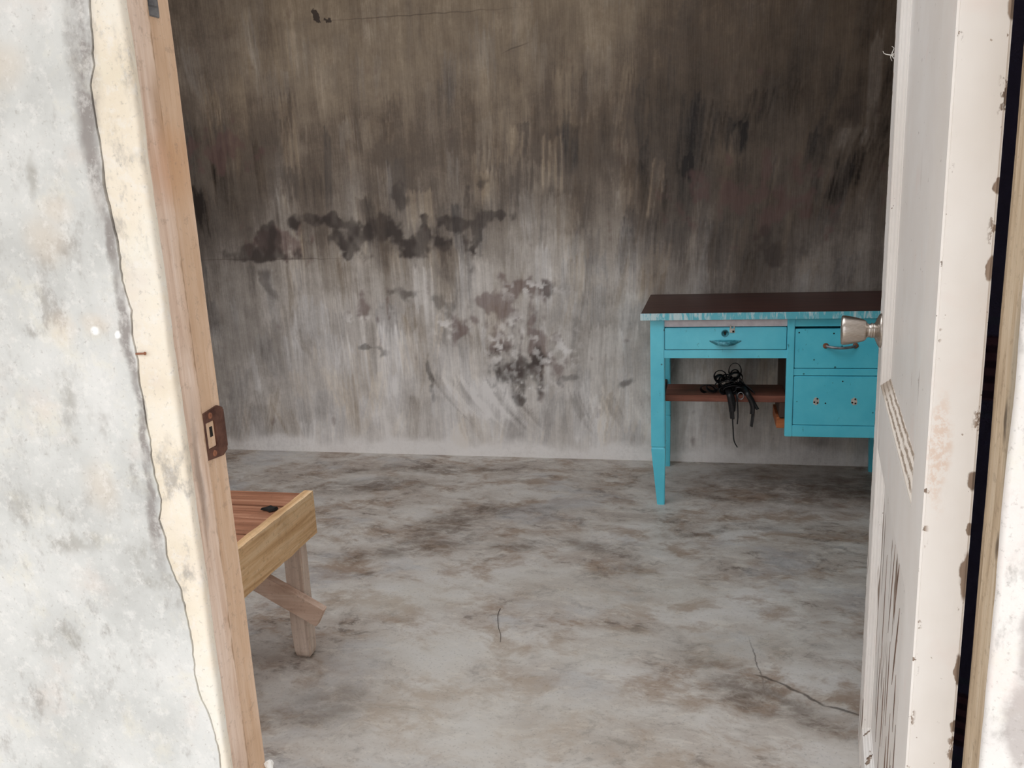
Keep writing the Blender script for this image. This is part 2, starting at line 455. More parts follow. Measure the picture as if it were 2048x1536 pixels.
def mat_plaster(name, tint, right=False):
    nb = NB(name)
    P = nb.co
    c1 = nb.noise(nb.warp(P, 3, 0.1), 7, 5, 0.6)
    c2 = nb.noise(nb.map(P, (4, 4, 4)), 14, 5, 0.66)
    c3 = nb.noise(nb.map(P, (9, 2, 4), (0, 0, 0), (1, 1, 0.6)), 30, 5, 0.7)
    base = nb.ramp(c1, [(0.32, tint[0]), (0.5, tint[1]), (0.68, tint[2])])
    base = nb.mix(nb.mr(c2, 0.52, 0.74, 0, 0.45), base, lin(232, 224, 204))
    base = nb.mix(nb.mr(nb.noise(nb.map(P, (1, 8, 3)), 9, 4, 0.6), 0.55, 0.75, 0, 0.45), base, lin(224, 208, 196))
    # patches of grey cement where the lime wash has rubbed off
    gm = nb.math('MULTIPLY', nb.mr(c3, 0.50, 0.68), nb.mr(nb.noise(nb.map(P, (6, 1, 2)), 11, 4, 0.65), 0.42, 0.62))
    base = nb.mix(nb.math('MULTIPLY', gm, 0.7), base, lin(158, 152, 146))
    Pw = nb.warp(P, 16, 0.03, 4)
    if not right:
        band = [(-0.640, 1.50, 0.016, 0.07, 0.0), (-0.643, 1.42, 0.016, 0.06, 0.0), (-0.649, 1.35, 0.013, 0.06, 0.02), (-0.650, 1.29, 0.011, 0.05, 0.0),
                (-0.645, 1.225, 0.007, 0.03, 0), (-0.641, 1.12, 0.006, 0.08, 0), (-0.640, 0.98, 0.005, 0.10, 0), (-0.642, 0.88, 0.009, 0.05, 0)]
        bm_ = nb.union([nb.blob(Pw, (x, 0, z), (a, BIG, b), (0, r, 0), 0.55) for x, z, a, b, r in band])
        base = nb.mix(nb.math('MULTIPLY', bm_, nb.mr(c3, 0.35, 0.55, 0.3, 0.85)), base, lin(140, 132, 128))
        smud = [(-0.659, 0.815, 0.03, 0.010), (-0.70, 0.90, 0.010, 0.035), (-0.76, 0.862, 0.05, 0.012), (-0.80, 0.90, 0.04, 0.02), (-0.66, 0.85, 0.02, 0.02),
                (-0.735, 1.05, 0.01, 0.03), (-0.81, 0.72, 0.03, 0.02), (-0.73, 1.29, 0.006, 0.02)]
        sm = nb.union([nb.blob(Pw, (x, 0, z), (a, BIG, b), (0, 0, 0), 0.8) for x, z, a, b in smud])
        base = nb.mix(nb.math('MULTIPLY', sm, nb.mr(c3, 0.40, 0.6, 0.05, 0.5)), base, lin(150, 144, 134))
        och = [(-0.725, 1.225, 0.022, 0.025), (-0.708, 1.257, 0.016, 0.014), (-0.726, 1.125, 0.016, 0.016), (-0.68, 1.128, 0.016, 0.010), (-0.71, 0.93, 0.02, 0.025), (-0.75, 1.41, 0.03, 0.02)]
        om = nb.union([nb.blob(Pw, (x, 0, z), (a, BIG, b), (0, 0, 0), 0.8) for x, z, a, b in och])
        base = nb.mix(nb.math('MULTIPLY', om, 0.26), base, lin(222, 196, 164))
        wh = nb.union([nb.blob(Pw, (-0.681, 0, 1.121), (0.005, BIG, 0.0045), (0, 0, 0), 0.5),
                       nb.blob(Pw, (-0.649, 0, 1.119), (0.004, BIG, 0.004), (0, 0, 0), 0.4)])
        base = nb.mix(wh, base, lin(250, 249, 246))
    else:
        band = [(0.315, 0.90, 0.010, 0.05), (0.308, 0.80, 0.014, 0.05), (0.302, 0.72, 0.016, 0.05), (0.312, 1.0, 0.006, 0.03), (0.33, 0.6, 0.03, 0.1)]
        bm_ = nb.union([nb.blob(Pw, (x, 0, z), (a, BIG, b), (0, 0, 0), 0.3) for x, z, a, b in band])
        base = nb.mix(nb.math('MULTIPLY', bm_, 0.7), base, lin(176, 166, 162))
    base = nb.mix(nb.mr(nb.noise(nb.map(P, (3, 7, 1)), 48, 4, 0.75), 0.50, 0.66, 0, 0.35), base, lin(240, 236, 231))
    g = nb.noise(P, 150, 4, 0.7)
    base = nb.mix(nb.mr(g, 0.56, 0.72, 0, 0.42), base, lin(150, 142, 134))
    h = nb.noise(nb.map(P, (2, 2, 2)), 60, 3, 0.75)
    return nb.done(base, 0.85, 0, 0.2, nb.bump(h, 0.25, 0.003))


def mat_wood(name, c_lo, c_mid, c_hi, axis='z', grain=1.0, rough=0.75, stain=None, scale=1.0, spec=0.25):
    nb = NB(name)
    P = nb.co
    k = {'x': (0.06, 1, 1), 'y': (1, 0.06, 1), 'z': (1, 1, 0.06)}[axis]
    k = tuple(v * scale for v in k)
    G = nb.warp(nb.map(P, (0, 0, 0), (0, 0, 0), k), 12, 0.03)
    g1 = nb.noise(G, 45, 5, 0.6, 0.6)
    g2 = nb.noise(nb.map(G, (3, 5, 1)), 170, 3, 0.6)
    c = nb.noise(P, 6, 4, 0.6)
    base = nb.ramp(g1, [(0.30, c_lo), (0.5, c_mid), (0.70, c_hi)])
    base = nb.mix(nb.mr(g2, 0.52, 0.72, 0, 0.35 * grain), base, c_lo)
    base = nb.mix(nb.mr(c, 0.5, 0.75, 0, 0.4), base, nb.mix(0.5, c_lo, lin(120, 96, 74)))
    if stain:
        Pw = nb.warp(P, 20, 0.02)
        for (x, y, z), r, col, f in stain:
            base = nb.mix(nb.math('MULTIPLY', nb.blob(Pw, (x, y, z), r, (0, 0, 0), 0.6), f), base, col)
    base = nb.mix(nb.mr(nb.noise(nb.map(P, (5, 1, 4)), 85, 3, 0.75), 0.54, 0.70, 0, 0.35), base, nb.mix(0.55, c_lo, lin(90, 72, 58)))
    h = nb.noise(nb.map(P, (0, 0, 0), (0, 0, 0), k), 90, 2, 0.7)
    return nb.done(base, rough, 0, spec, nb.bump(h, 0.25 * grain, 0.003))


def mat_door_paint():
    """cream oil paint, flaking along the grain down to grey-brown wood (door-local coordinates)"""
    nb = NB('flaking_cream_paint')
    P = nb.co
    xyz = nb.sep(P)
    c = nb.noise(P, 5, 4, 0.6)
    base = nb.ramp(c, [(0.35, lin(240, 233, 226)), (0.65, lin(248, 243, 238))])
    base = nb.mix(nb.mr(nb.noise(nb.map(P, (2, 5, 3)), 11, 4), 0.56, 0.75, 0, 0.4), base, lin(244, 228, 220))
    # long splits along the grain, mostly on the lower half
    low = nb.mr(xyz[2], 1.15, 0.45, 0.0, 1.0)
    V = nb.warp(nb.map(P, (0, 0, 0), (0, 0, 0), (1, 1, 0.14)), 6, 0.03)
    v = nb.noise(V, 26, 3, 0.5)
    thr = nb.math('SUBTRACT', v, nb.math('MULTIPLY', low, 0.115))
    split = nb.mr(thr, 0.285, 0.262)
    split = nb.math('MULTIPLY', split, nb.math('MULTIPLY', nb.mr(xyz[2], 1.3, 1.05), nb.mr(xyz[0], 0.006, 0.012)))
    # chips along the arrises of the visible face and the hinge edge
    e = nb.noise(P, 42, 4, 0.7)
    hinge_right = nb.math('MULTIPLY', nb.mr(xyz[1], -0.039, -0.045), nb.mr(xyz[0], 0.02, 0.0))
    chip = nb.math('MULTIPLY', nb.mr(nb.noise(nb.map(P, (0, 0, 0), (0, 0, 0), (1, 1, 0.5)), 26, 5, 0.72), 0.57, 0.60), hinge_right)
    hinge_left = nb.math('MULTIPLY', nb.mr(nb.math('ABSOLUTE', xyz[1]), 0.008, 0.002), nb.mr(nb.math('ABSOLUTE', xyz[0]), 0.008, 0.002))
    chip = nb.math('MAXIMUM', chip, nb.math('MULTIPLY', nb.mr(e, 0.60, 0.63), hinge_left))
    Pe = nb.warp(P, 45, 0.012, 3)
    big = nb.union([nb.blob(Pe, (0, -0.047, z_), (0.01, ry_, rz_), (0, 0, 0), 0.15) for z_, ry_, rz_ in
                    ((0.815, 0.006, 0.030), (0.925, 0.006, 0.011), (0.87, 0.004, 0.008), (1.395, 0.006, 0.012), (1.23, 0.005, 0.008), (1.15, 0.005, 0.012), (0.63, 0.006, 0.008), (0.70, 0.004, 0.02))])
    chip = nb.math('MAXIMUM', chip, nb.math('MULTIPLY', big, nb.mr(xyz[0], 0.02, 0.0)))
    far = nb.mr(xyz[0], 0.845, 0.862)
    chip = nb.math('MAXIMUM', chip, nb.math('MULTIPLY', nb.mr(e, 0.52, 0.56), far))
    speck = nb.mr(nb.noise(nb.map(P, (8, 1, 1)), 75, 3, 0.6), 0.70, 0.73)
    bare = nb.union([split, chip, nb.math('MULTIPLY', speck, 0.8)])
    wood = nb.ramp(nb.noise(nb.map(P, (0, 0, 0), (0, 0, 0), (1, 1, 0.05)), 120, 3), [(0.35, lin(112, 92, 78)), (0.65, lin(168, 146, 128))])
    base = nb.mix(bare, base, wood)
    # worn filler patch on the hinge edge
    fil = nb.blob(nb.warp(P, 30, 0.02, 4), (0, -0.012, 0.955), (0.02, 0.010, 0.055), (0, 0, 0), 0.5)
    base = nb.mix(nb.math('MULTIPLY', fil, nb.mr(nb.noise(P, 110, 4, 0.75), 0.42, 0.58, 0.1, 0.55)), base, lin(222, 186, 160))
    h = nb.noise(nb.map(P, (0, 0, 0), (0, 0, 0), (1, 1, 0.14)), 80, 2)
    return nb.done(base, 0.48, 0, 0.4, nb.bump(h, 0.15, 0.0025))


def mat_turquoise():
    nb = NB('turquoise_enamel')
    P = nb.co
    c = nb.noise(P, 6, 4, 0.6)
    base = nb.ramp(c, [(0.3, lin(84, 206, 230)), (0.7, lin(106, 224, 244))])
    d = nb.voro(nb.map(P, (0.3, 0.1, 0.7)), 17)
    base = nb.mix(nb.mr(d, 0.085, 0.05, 0, 0.75), base, lin(24, 60, 70))
    w = nb.noise(nb.map(P, (0, 0, 0), (0, 0, 0), (1, 1, 0.4)), 55, 4, 0.7)
    base = nb.mix(nb.mr(w, 0.66, 0.72, 0, 0.5), base, lin(30, 84, 94))
    gr = nb.noise(nb.map(P, (0, 0, 0), (0, 0, 0), (1, 1, 0.1)), 90, 3)
    return nb.done(base, 0.27, 0, 0.75, nb.bump(gr, 0.10, 0.003))


def mat_edge_band():
    nb = NB('streaked_turquoise_edge')
    P = nb.co
    s = nb.noise(nb.map(P, (0, 0, 0), (0, 0.95, 0), (4.5, 1, 1.0)), 11, 4, 0.7, 0.8)
    xl = nb.mr(nb.sep(P)[0], -0.15, -0.55, 0.0, 0.12)
    base = nb.mix(nb.mr(nb.math('ADD', s, xl), 0.48, 0.64, 0, 0.8), lin(100, 196, 212), lin(226, 240, 240))
    return nb.done(base, 0.32, 0, 0.5, nb.bump(s, 0.2, 0.003))


def mat_plain(name, lo, hi, rough=0.6, metal=0.0, spec=0.4, scale=20, bump=0.15):
    nb = NB(name)
    c = nb.noise(nb.co, scale, 4, 0.6)
    return nb.done(nb.ramp(c, [(0.35, lo), (0.65, hi)]), rough, metal, spec, nb.bump(c, bump, 0.002))


def mat_cloth():
    nb = NB('navy_maroon_striped_cloth')
    P = nb.co
    z = nb.sep(P)[2]
    band = nb.math('PINGPONG', nb.math('ADD', z, 0.0), 0.31)
    m = nb.mr(band, 0.255, 0.262)
    fine = nb.mr(nb.math('PINGPONG', z, 0.012), 0.004, 0.008)
    base = nb.mix(m, lin(138, 134, 176), nb.mix(fine, lin(126, 96, 116), lin(164, 120, 138)))
    thin = nb.mr(nb.math('ABSOLUTE', nb.math('SUBTRACT', band, 0.235)), 0.008, 0.004)
    base = nb.mix(nb.math('MULTIPLY', thin, 0.4), base, lin(130, 146, 170))
    wv = nb.noise(P, 300, 2)
    return nb.done(base, 0.9, 0, 0.1, nb.bump(wv, 0.3, 0.002))


M_BACK = mat_back_wall()
M_SIDE = mat_side_wall()
M_FLOOR = mat_floor()
M_PL_FIELD = mat_plaster('worn_lime_plaster', (lin(194, 193, 189), lin(212, 211, 207), lin(224, 222, 218)))
M_PL_STRIP = mat_plaster('cream_lime_plaster', (lin(228, 214, 192), lin(238, 226, 208), lin(238, 232, 220)))
M_PL_RIGHT = mat_plaster('rosy_lime_plaster', (lin(232, 226, 222), lin(240, 235, 230), lin(240, 228, 222)), True)
M_JAMB = mat_wood('bare_pinkish_jamb_wood', lin(200, 170, 150), lin(218, 193, 174), lin(229, 208, 193), 'z', 0.6, 0.8,
                  [((-0.60, 0.90, 1.30), (0.03, 0.05, 0.045), lin(190, 128, 80), 0.5),
                   ((-0.60, 0.88, 1.36), (0.02, 0.012, 0.04), lin(150, 110, 70), 0.5),
                   ((-0.60, 0.86, 0.93), (0.03, 0.006, 0.07), lin(120, 108, 100), 0.5),
                   ((-0.60, 0.83, 1.15), (0.03, 0.008, 0.16), lin(146, 120, 104), 0.5),
                   ((-0.60, 0.8845, 1.0), (BIG, 0.0035, BIG), lin(128, 98, 74), 0.75),  # dark line painting the shade at the rebate step
                   ((-0.60, 0.9165, 1.0), (BIG, 0.034, BIG), lin(206, 166, 124), 0.45)], 2.4)
M_JAMB_R = mat_wood('bare_weathered_jamb_wood', lin(170, 148, 122), lin(200, 178, 150), lin(214, 196, 172), 'z', 0.7, 0.8,
                    [((0.272, 0.855, 1.02), (0.02, 0.004, 0.02), lin(70, 56, 44), 0.85),
                     ((0.272, 0.85, 0.90), (0.02, 0.004, 0.012), lin(80, 64, 50), 0.8),
                     ((0.272, 0.84, 1.05), (0.02, 0.012, 0.09), lin(150, 146, 134), 0.5)], 2.4)
M_DOOR = mat_door_paint()


def mat_worn_moulding():
    """paint worn off the hollows of the moulding (door-local depth)"""
    nb = NB('worn_moulding_paint')
    P = nb.co
    y = nb.math('ADD', nb.sep(P)[1], nb.math('MULTIPLY', nb.math('SUBTRACT', nb.noise(P, 26, 4, 0.7), 0.5), 0.006))
    g = nb.union([nb.mr(nb.math('ABSOLUTE', nb.math('ADD', y, d_)), w_, w_ * 0.4) for d_, w_ in ((0.0042, 0.0013), (0.0096, 0.0016), (0.0150, 0.0014))])
    g = nb.math('MULTIPLY', g, nb.mr(nb.noise(nb.map(P, (3, 0, 1)), 34, 3, 0.7), 0.36, 0.5, 0.35, 1.0))
    worn = nb.mr(nb.sep(P)[0], 0.60, 0.74)
    base = nb.mix(nb.math('MAXIMUM', nb.math('MULTIPLY', g, 0.8), nb.math('MULTIPLY', worn, 0.7)), lin(232, 222, 210), lin(142, 120, 98))
    return nb.done(base, 0.6, 0, 0.3)


M_DOOR_MOULD = mat_worn_moulding()
M_TURQ = mat_turquoise()
M_EDGE = mat_edge_band()
M_TURQ_WORN = mat_plain('rubbed_turquoise_metal', lin(40, 110, 124), lin(84, 168, 182), 0.35, 0.2, 0.6, 120, 0.1)
M_TOP = mat_wood('dark_maroon_varnish', lin(58, 36, 34), lin(76, 46, 42), lin(92, 58, 52), 'x', 0.6, 0.42, None, 1.0, 0.4)
M_SHELF = mat_wood('reddish_shelf_wood', lin(112, 66, 54), lin(140, 88, 72), lin(164, 108, 90), 'x', 0.8, 0.6)
M_SHELF_EDGE = mat_wood('orange_cleat_wood', lin(150, 84, 48), lin(178, 106, 64), lin(196, 124, 80), 'x', 0.8, 0.6)
M_DARKWOOD = mat_wood('raw_brown_carcass_wood', lin(64, 50, 44), lin(84, 66, 58), lin(102, 82, 72), 'z', 0.8, 0.8)
M_PRIMER = mat_plain('grey_pink_primer', lin(226, 216, 220), lin(244, 236, 238), 0.6, 0, 0.3, 30)
M_BTOP = mat_wood('reddish_bench_plank', lin(128, 82, 60), lin(160, 110, 84), lin(190, 142, 114), 'x', 1.0, 0.6)
M_BAPR = mat_wood('rough_sawn_ochre_board', lin(190, 148, 104), lin(220, 182, 138), lin(232, 204, 166), 'y', 1.4, 0.85)
M_BLEG = mat_wood('pale_dusty_leg_wood', lin(190, 168, 152), lin(214, 194, 178), lin(226, 210, 196), 'z', 0.7, 0.85)
M_BBRACE = mat_wood('pinkish_brace_wood', lin(186, 154, 134), lin(210, 180, 160), lin(222, 198, 180), 'x', 0.7, 0.8)
M_NICKEL = None
M_STRIKE = mat_plain('rusted_brown_steel', lin(82, 52, 44), lin(120, 84, 70), 0.5, 0.35, 0.5, 60, 0.3)
M_STEEL = mat_plain('dull_grey_steel', lin(120, 120, 124), lin(168, 168, 170), 0.45, 0.8, 0.5, 50)
M_RUST = mat_plain('rust', lin(120, 74, 52), lin(160, 108, 84), 0.8, 0.1, 0.3, 60)
M_BLACK = mat_plain('black_strap_leather', lin(16, 15, 16), lin(34, 32, 34), 0.42, 0, 0.5, 60, 0.3)
M_HOLE = mat_plain('dark_hollow', lin(20, 17, 15), lin(32, 28, 25), 0.9)
M_CLOTH = mat_cloth()
M_GROUND = mat_plain('pale_dusty_concrete', lin(176, 168, 156), lin(200, 192, 180), 0.9, 0, 0.2, 4)
M_CEIL = mat_plain('grey_plywood_ceiling', lin(150, 142, 130), lin(176, 168, 156), 0.8, 0, 0.2, 5)
M_TWIG = mat_plain('dry_twig', lin(40, 32, 26), lin(64, 52, 42), 0.9)
M_WEB = mat_plain('white_lint', lin(226, 222, 214), lin(246, 244, 240), 0.9)
M_PAINTDAB = mat_plain('chalky_putty', lin(170, 168, 160), lin(214, 208, 198), 0.8, 0, 0.3, 200)


def mat_nickel():
    nb = NB('brushed_nickel')
    P = nb.co
    r = nb.noise(nb.map(P, (0, 0, 0), (0, 0, 0), (1, 9, 1)), 130, 3)
    return nb.done(nb.ramp(r, [(0.3, lin(176, 166, 156)), (0.7, lin(206, 198, 190))]), 0.30, 1.0, 0.5, nb.bump(r, 0.06, 0.001))


M_NICKEL = mat_nickel()


# ------------------------------------------------------------------ mesh helpers
def mesh_obj(name, bm, mat, parent=None, smooth=False, kind=None):
    bmesh.ops.recalc_face_normals(bm, faces=bm.faces[:])
    me = bpy.data.meshes.new(name)
    bm.to_mesh(me)
    bm.free()
    if smooth:
        for p in me.polygons:
            p.use_smooth = True
    me.materials.append(mat)
    o = bpy.data.objects.new(name, me)
    COL.objects.link(o)
    if parent is not None:
        o.parent = parent
    if kind:
        o['kind'] = kind
    return o


def tag(o, label, cat, group=None, kind=None):
    o['label'] = label
    o['category'] = cat
    if group:
        o['group'] = group
    if kind:
        o['kind'] = kind
    return o


def empty(name, loc=(0, 0, 0), rotz=0.0):
    o = bpy.data.objects.new(name, None)
    o.empty_display_size = 0.05
    COL.objects.link(o)
    o.location = loc
    o.rotation_euler = (0, 0, rotz)
    return o


def add_box(bm, a, b, bevel=0.0, seg=2):
    """axis box from corner a to corner b, optionally bevelled"""
    vs = [bm.verts.new((x, y, z)) for x in (a[0], b[0]) for y in (a[1], b[1]) for z in (a[2], b[2])]
    f = [(0, 1, 3, 2), (4, 6, 7, 5), (0, 4, 5, 1), (2, 3, 7, 6), (0, 2, 6, 4), (1, 5, 7, 3)]
    fs = [bm.faces.new([vs[i] for i in q]) for q in f]
    if bevel > 0:
        es = list({e for q in fs for e in q.edges})
        bmesh.ops.bevel(bm, geom=es, offset=bevel, segments=seg, affect='EDGES', clamp_overlap=True)


def box(name, a, b, mat, parent=None, bevel=0.0, off=(0, 0, 0)):
    bm = bmesh.new()
    a = [a[i] - off[i] for i in range(3)]
    b = [b[i] - off[i] for i in range(3)]
    add_box(bm, a, b, bevel)
    return mesh_obj(name, bm, mat, parent)


def rough_board(name, L, wid, thk, mat, parent, M, seg=14, jit=0.003, seed=0, bevel=0.002):
    """sawn board, length along local x, wavering edges; M places it"""
    bm = bmesh.new()
    rings = []
    for i in range(seg + 1):
        t = i / seg
        ring = []
        for k, (sy, sz) in enumerate(((-1, -1), (1, -1), (1, 1), (-1, 1))):
            nz = mnoise.noise(Vector((t * 5.0 + seed * 3.1, k * 7.3, seed)))
            n2 = mnoise.noise(Vector((t * 13.0 + seed * 1.7, k * 3.3, seed + 9)))
            ring.append(bm.verts.new((t * L + (jit * n2 if i in (0, seg) else 0),
                                      sy * thk / 2 + jit * 0.5 * n2, sz * wid / 2 + jit * (nz + 0.5 * n2))))
        rings.append(ring)
    for i in range(seg):
        for k in range(4):
            bm.faces.new((rings[i][k], rings[i + 1][k], rings[i + 1][(k + 1) % 4], rings[i][(k + 1) % 4]))
    bm.faces.new(rings[0][::-1])
    bm.faces.new(rings[-1])
    es = [e for e in bm.edges if len(e.link_faces) == 2 and e.calc_face_angle(0) > 0.7]
    bmesh.ops.bevel(bm, geom=es, offset=bevel, segments=1, affect='EDGES', clamp_overlap=True)
    bmesh.ops.transform(bm, matrix=M, verts=bm.verts[:])
    return mesh_obj(name, bm, mat, parent)


def prism_xz(bm, pts, y0, y1):
    """polygon in the xz plane extruded from y0 to y1"""
    a = [bm.verts.new((x, y0, z)) for x, z in pts]
    b = [bm.verts.new((x, y1, z)) for x, z in pts]
    bm.faces.new(a)
    bm.faces.new(b[::-1])
    n = len(pts)
    for i in range(n):
        bm.faces.new((a[i], b[i], b[(i + 1) % n], a[(i + 1) % n]))


def lathe(bm, prof, M, seg=40):
    """profile (r, h) around local z"""
    rings = []
    for r, h in prof:
        if r < 1e-6:
            rings.append([bm.verts.new((0, 0, h))])
        else:
            rings.append([bm.verts.new((r * math.cos(2 * math.pi * i / seg), r * math.sin(2 * math.pi * i / seg), h)) for i in range(seg)])
    new = [v for r in rings for v in r]
    for a, b in zip(rings, rings[1:]):
        for i in range(seg):
            j = (i + 1) % seg
            if len(a) == 1 and len(b) == 1:
                continue
            if len(a) == 1:
                bm.faces.new((a[0], b[i], b[j]))
            elif len(b) == 1:
                bm.faces.new((a[i], b[0], a[j]))
            else:
                bm.faces.new((a[i], b[i], b[j], a[j]))
    bmesh.ops.transform(bm, matrix=M, verts=new)


def spline(pts, n=8, closed=False):
    out = []
    P = [Vector(p) for p in pts]
    m = len(P)
    last = m if closed else m - 1
    for i in range(last):
        if closed:
            p0, p1, p2, p3 = P[(i - 1) % m], P[i], P[(i + 1) % m], P[(i + 2) % m]
        else:
            p0, p1, p2, p3 = P[max(i - 1, 0)], P[i], P[i + 1], P[min(i + 2, m - 1)]
        for k in range(n):
            t = k / n
            out.append(0.5 * ((2 * p1) + (-p0 + p2) * t + (2 * p0 - 5 * p1 + 4 * p2 - p3) * t * t + (-p0 + 3 * p1 - 3 * p2 + p3) * t ** 3))
    if not closed:
        out.append(P[-1])
    return out


def ribbon(bm, pts, w, t, closed=False, n=8, twist=0.0, phase=0.0, up=Vector((0, 1, 0))):
    """flat strap swept along a smooth path; its broad side turns with twist"""
    C = spline(pts, n, closed)
    m = len(C)
    rings = []
    for i, c in enumerate(C):
        a = C[(i - 1) % m] if closed else C[max(i - 1, 0)]
        b = C[(i + 1) % m] if closed else C[min(i + 1, m - 1)]
        T = (b - a)
        if T.length < 1e-9:
            T = Vector((0, 0, -1))
        T.normalize()
        X = up - T * up.dot(T)
        if X.length < 1e-4:
            X = Vector((1, 0, 0)) - T * T.x
        X.normalize()
        Y = T.cross(X)
        ang = phase + twist * i / m
        U = X * math.cos(ang) + Y * math.sin(ang)
        V = T.cross(U)
        rings.append([bm.verts.new(c + U * (sx * w / 2) + V * (sy * t / 2)) for sx, sy in ((-1, -1), (1, -1), (1, 1), (-1, 1))])
    for i in range(m if closed else m - 1):
        r, q = rings[i], rings[(i + 1) % m]
        for k in range(4):
            bm.faces.new((r[k], q[k], q[(k + 1) % 4], r[(k + 1) % 4]))
    if not closed:
        bm.faces.new(rings[0][::-1])
        bm.faces.new(rings[-1])


def tube(bm, pts, r0, r1=None, n=6, seg=8):
    r1 = r0 if r1 is None else r1
    C = spline(pts, n)
    m = len(C)
    rings = []
    for i, c in enumerate(C):
        T = C[min(i + 1, m - 1)] - C[max(i - 1, 0)]
        if T.length < 1e-9:
            T = Vector((0, 0, 1))
        T.normalize()
        X = T.orthogonal().normalized() if i == 0 else (px_ - T * px_.dot(T)).normalized()
        px_ = X
        Y = T.cross(X)
        r = r0 + (r1 - r0) * i / (m - 1)
        rings.append([bm.verts.new(c + X * (r * math.cos(2 * math.pi * k / seg)) + Y * (r * math.sin(2 * math.pi * k / seg))) for k in range(seg)])
    for i in range(m - 1):
        for k in range(seg):
            bm.faces.new((rings[i][k], rings[i + 1][k], rings[i + 1][(k + 1) % seg], rings[i][(k + 1) % seg]))
    bm.faces.new(rings[0][::-1])
    bm.faces.new(rings[-1])


# ================================================================== THE SETTING
XL, XR = -3.3, 1.0            # room side walls
YO, YI = 0.845, 0.945         # front wall core, outside and inside
YB = 3.766                    # back wall
HC = 2.62                     # ceiling
DOOR_L, DOOR_R, DOOR_H = -0.64, 0.315, 2.12   # rough opening

o = box('floor', (XL - 0.15, YO, -0.16), (XR + 0.15, YB + 0.15, 0.0), M_FLOOR)
tag(o, 'stained grey brown polished cement floor', 'floor', kind='structure')
o = box('ground', (-9, -9, -0.3), (9, YO, -0.16), M_GROUND)
tag(o, 'pale dusty ground outside the doorway', 'ground', kind='structure')
bm = bmesh.new()
add_box(bm, (XL - 0.15, YB + 0.004, 0.0), (XR + 0.15, YB + 0.15, HC))
wb_core = bm
# the room-side skin is a fine grid that carries the brushed wash
wL, wW, wD, wM, wS = wall_wash()
gx = np.linspace(WGX0, WGX1, NX)
gz = np.linspace(0, WGZ1, NZ)
GX, GZ = np.meshgrid(gx, gz)
GX[:, 0] = XL - 0.15                       # margins reach the corners and the ceiling
GX[:, -1] = XR + 0.15
GZ[-1, :] = HC
gv = np.stack([GX.ravel(), np.full(GX.size, YB), GZ.ravel()], 1)
idx = np.arange(NX * NZ).reshape(NZ, NX)
gf = np.stack([idx[:-1, :-1].ravel(), idx[:-1, 1:].ravel(), idx[1:, 1:].ravel(), idx[1:, :-1].ravel()], 1)
me = bpy.data.meshes.new('wall_back')
me.vertices.add(len(gv))
me.vertices.foreach_set('co', gv.ravel().astype(np.float32))
me.loops.add(gf.size)
me.loops.foreach_set('vertex_index', gf.ravel().astype(np.int32))
me.polygons.add(len(gf))
me.polygons.foreach_set('loop_start', (np.arange(len(gf)) * 4).astype(np.int32))
me.update(calc_edges=True)
at_ = me.attributes.new('wash', 'FLOAT_COLOR', 'POINT')
at_.data.foreach_set('color', np.stack([wL.ravel(), wW.ravel(), wD.ravel(), wS.ravel()], 1).ravel().astype(np.float32))
at_ = me.attributes.new('maroon', 'FLOAT', 'POINT')
at_.data.foreach_set('value', wM.ravel().astype(np.float32))
me.materials.append(M_BACK)
o = bpy.data.objects.new('wall_back', me)
COL.objects.link(o)
mesh_obj('masonry', wb_core, M_SIDE, o)
tag(o, 'streaked limewashed cement wall with dark stains behind the desk', 'wall', kind='structure')
o = box('wall_left', (XL - 0.15, YI, 0.0), (XL, YB, HC), M_SIDE)
tag(o, 'smoke stained inner wall to the left of the bench', 'wall', kind='structure')
o = box('wall_right', (XR, YI, 0.0), (XR + 0.15, YB, HC), M_SIDE)
tag(o, 'dim inner wall behind the open door', 'wall', kind='structure')
# ceiling, with an unseen skylight added over the front to brighten the room
KX0, KX1, KY0, KY1 = -2.9, 0.25, 1.02, 2.5
ce = empty('ceiling', (0, YO, HC))
tag(ce, 'plain grey ceiling with an added skylight opening and an added eave outside', 'ceiling', kind='structure')
bm = bmesh.new()
for a, b in (((XL - 0.15, YO - 1.3), (XR + 0.15, KY0)), ((XL - 0.15, KY1), (XR + 0.15, YB + 0.15)), ((XL - 0.15, KY0), (KX0, KY1)), ((KX1, KY0), (XR + 0.15, KY1))):  # first board runs on outside as an added eave that dims the outer wall
    add_box(bm, (a[0], a[1] - YO, 0.0), (b[0], b[1] - YO, 0.08))
mesh_obj('ceiling_board', bm, M_CEIL, ce)
for i in (1, 2):  # bars across the added skylight
    x = KX0 + i * (KX1 - KX0) / 3
    box('added_rafter', (x - 0.025, KY0 - YO, 0.0), (x + 0.025, KY1 - YO, 0.07), M_JAMB_R, ce, 0.002)

# front wall: masonry core with the doorway and an added window, plaster skins outside
WX0, WX1, WZ0, WZ1 = -3.15, -1.10, 0.45, 2.35
wf = empty('wall_front', (0, YO, 0))
tag(wf, 'bright lime plastered outer wall around the doorway', 'wall', kind='structure')
off = (0, YO, 0)
bm = bmesh.new()
for a, b in (((XL - 0.15, YO, -0.3), (WX0, YI, HC)), ((WX0, YO, -0.3), (WX1, YI, WZ0)), ((WX0, YO, WZ1), (WX1, YI, HC)),
             ((WX1, YO, -0.3), (DOOR_L, YI, HC)), ((DOOR_R, YO, -0.3), (XR + 0.15, YI, HC)), ((DOOR_L, YO, DOOR_H), (DOOR_R, YI, HC))):
    add_box(bm, (a[0], a[1] - YO, a[2]), (b[0], b[1] - YO, b[2]))
mesh_obj('masonry', bm, M_SIDE, wf)

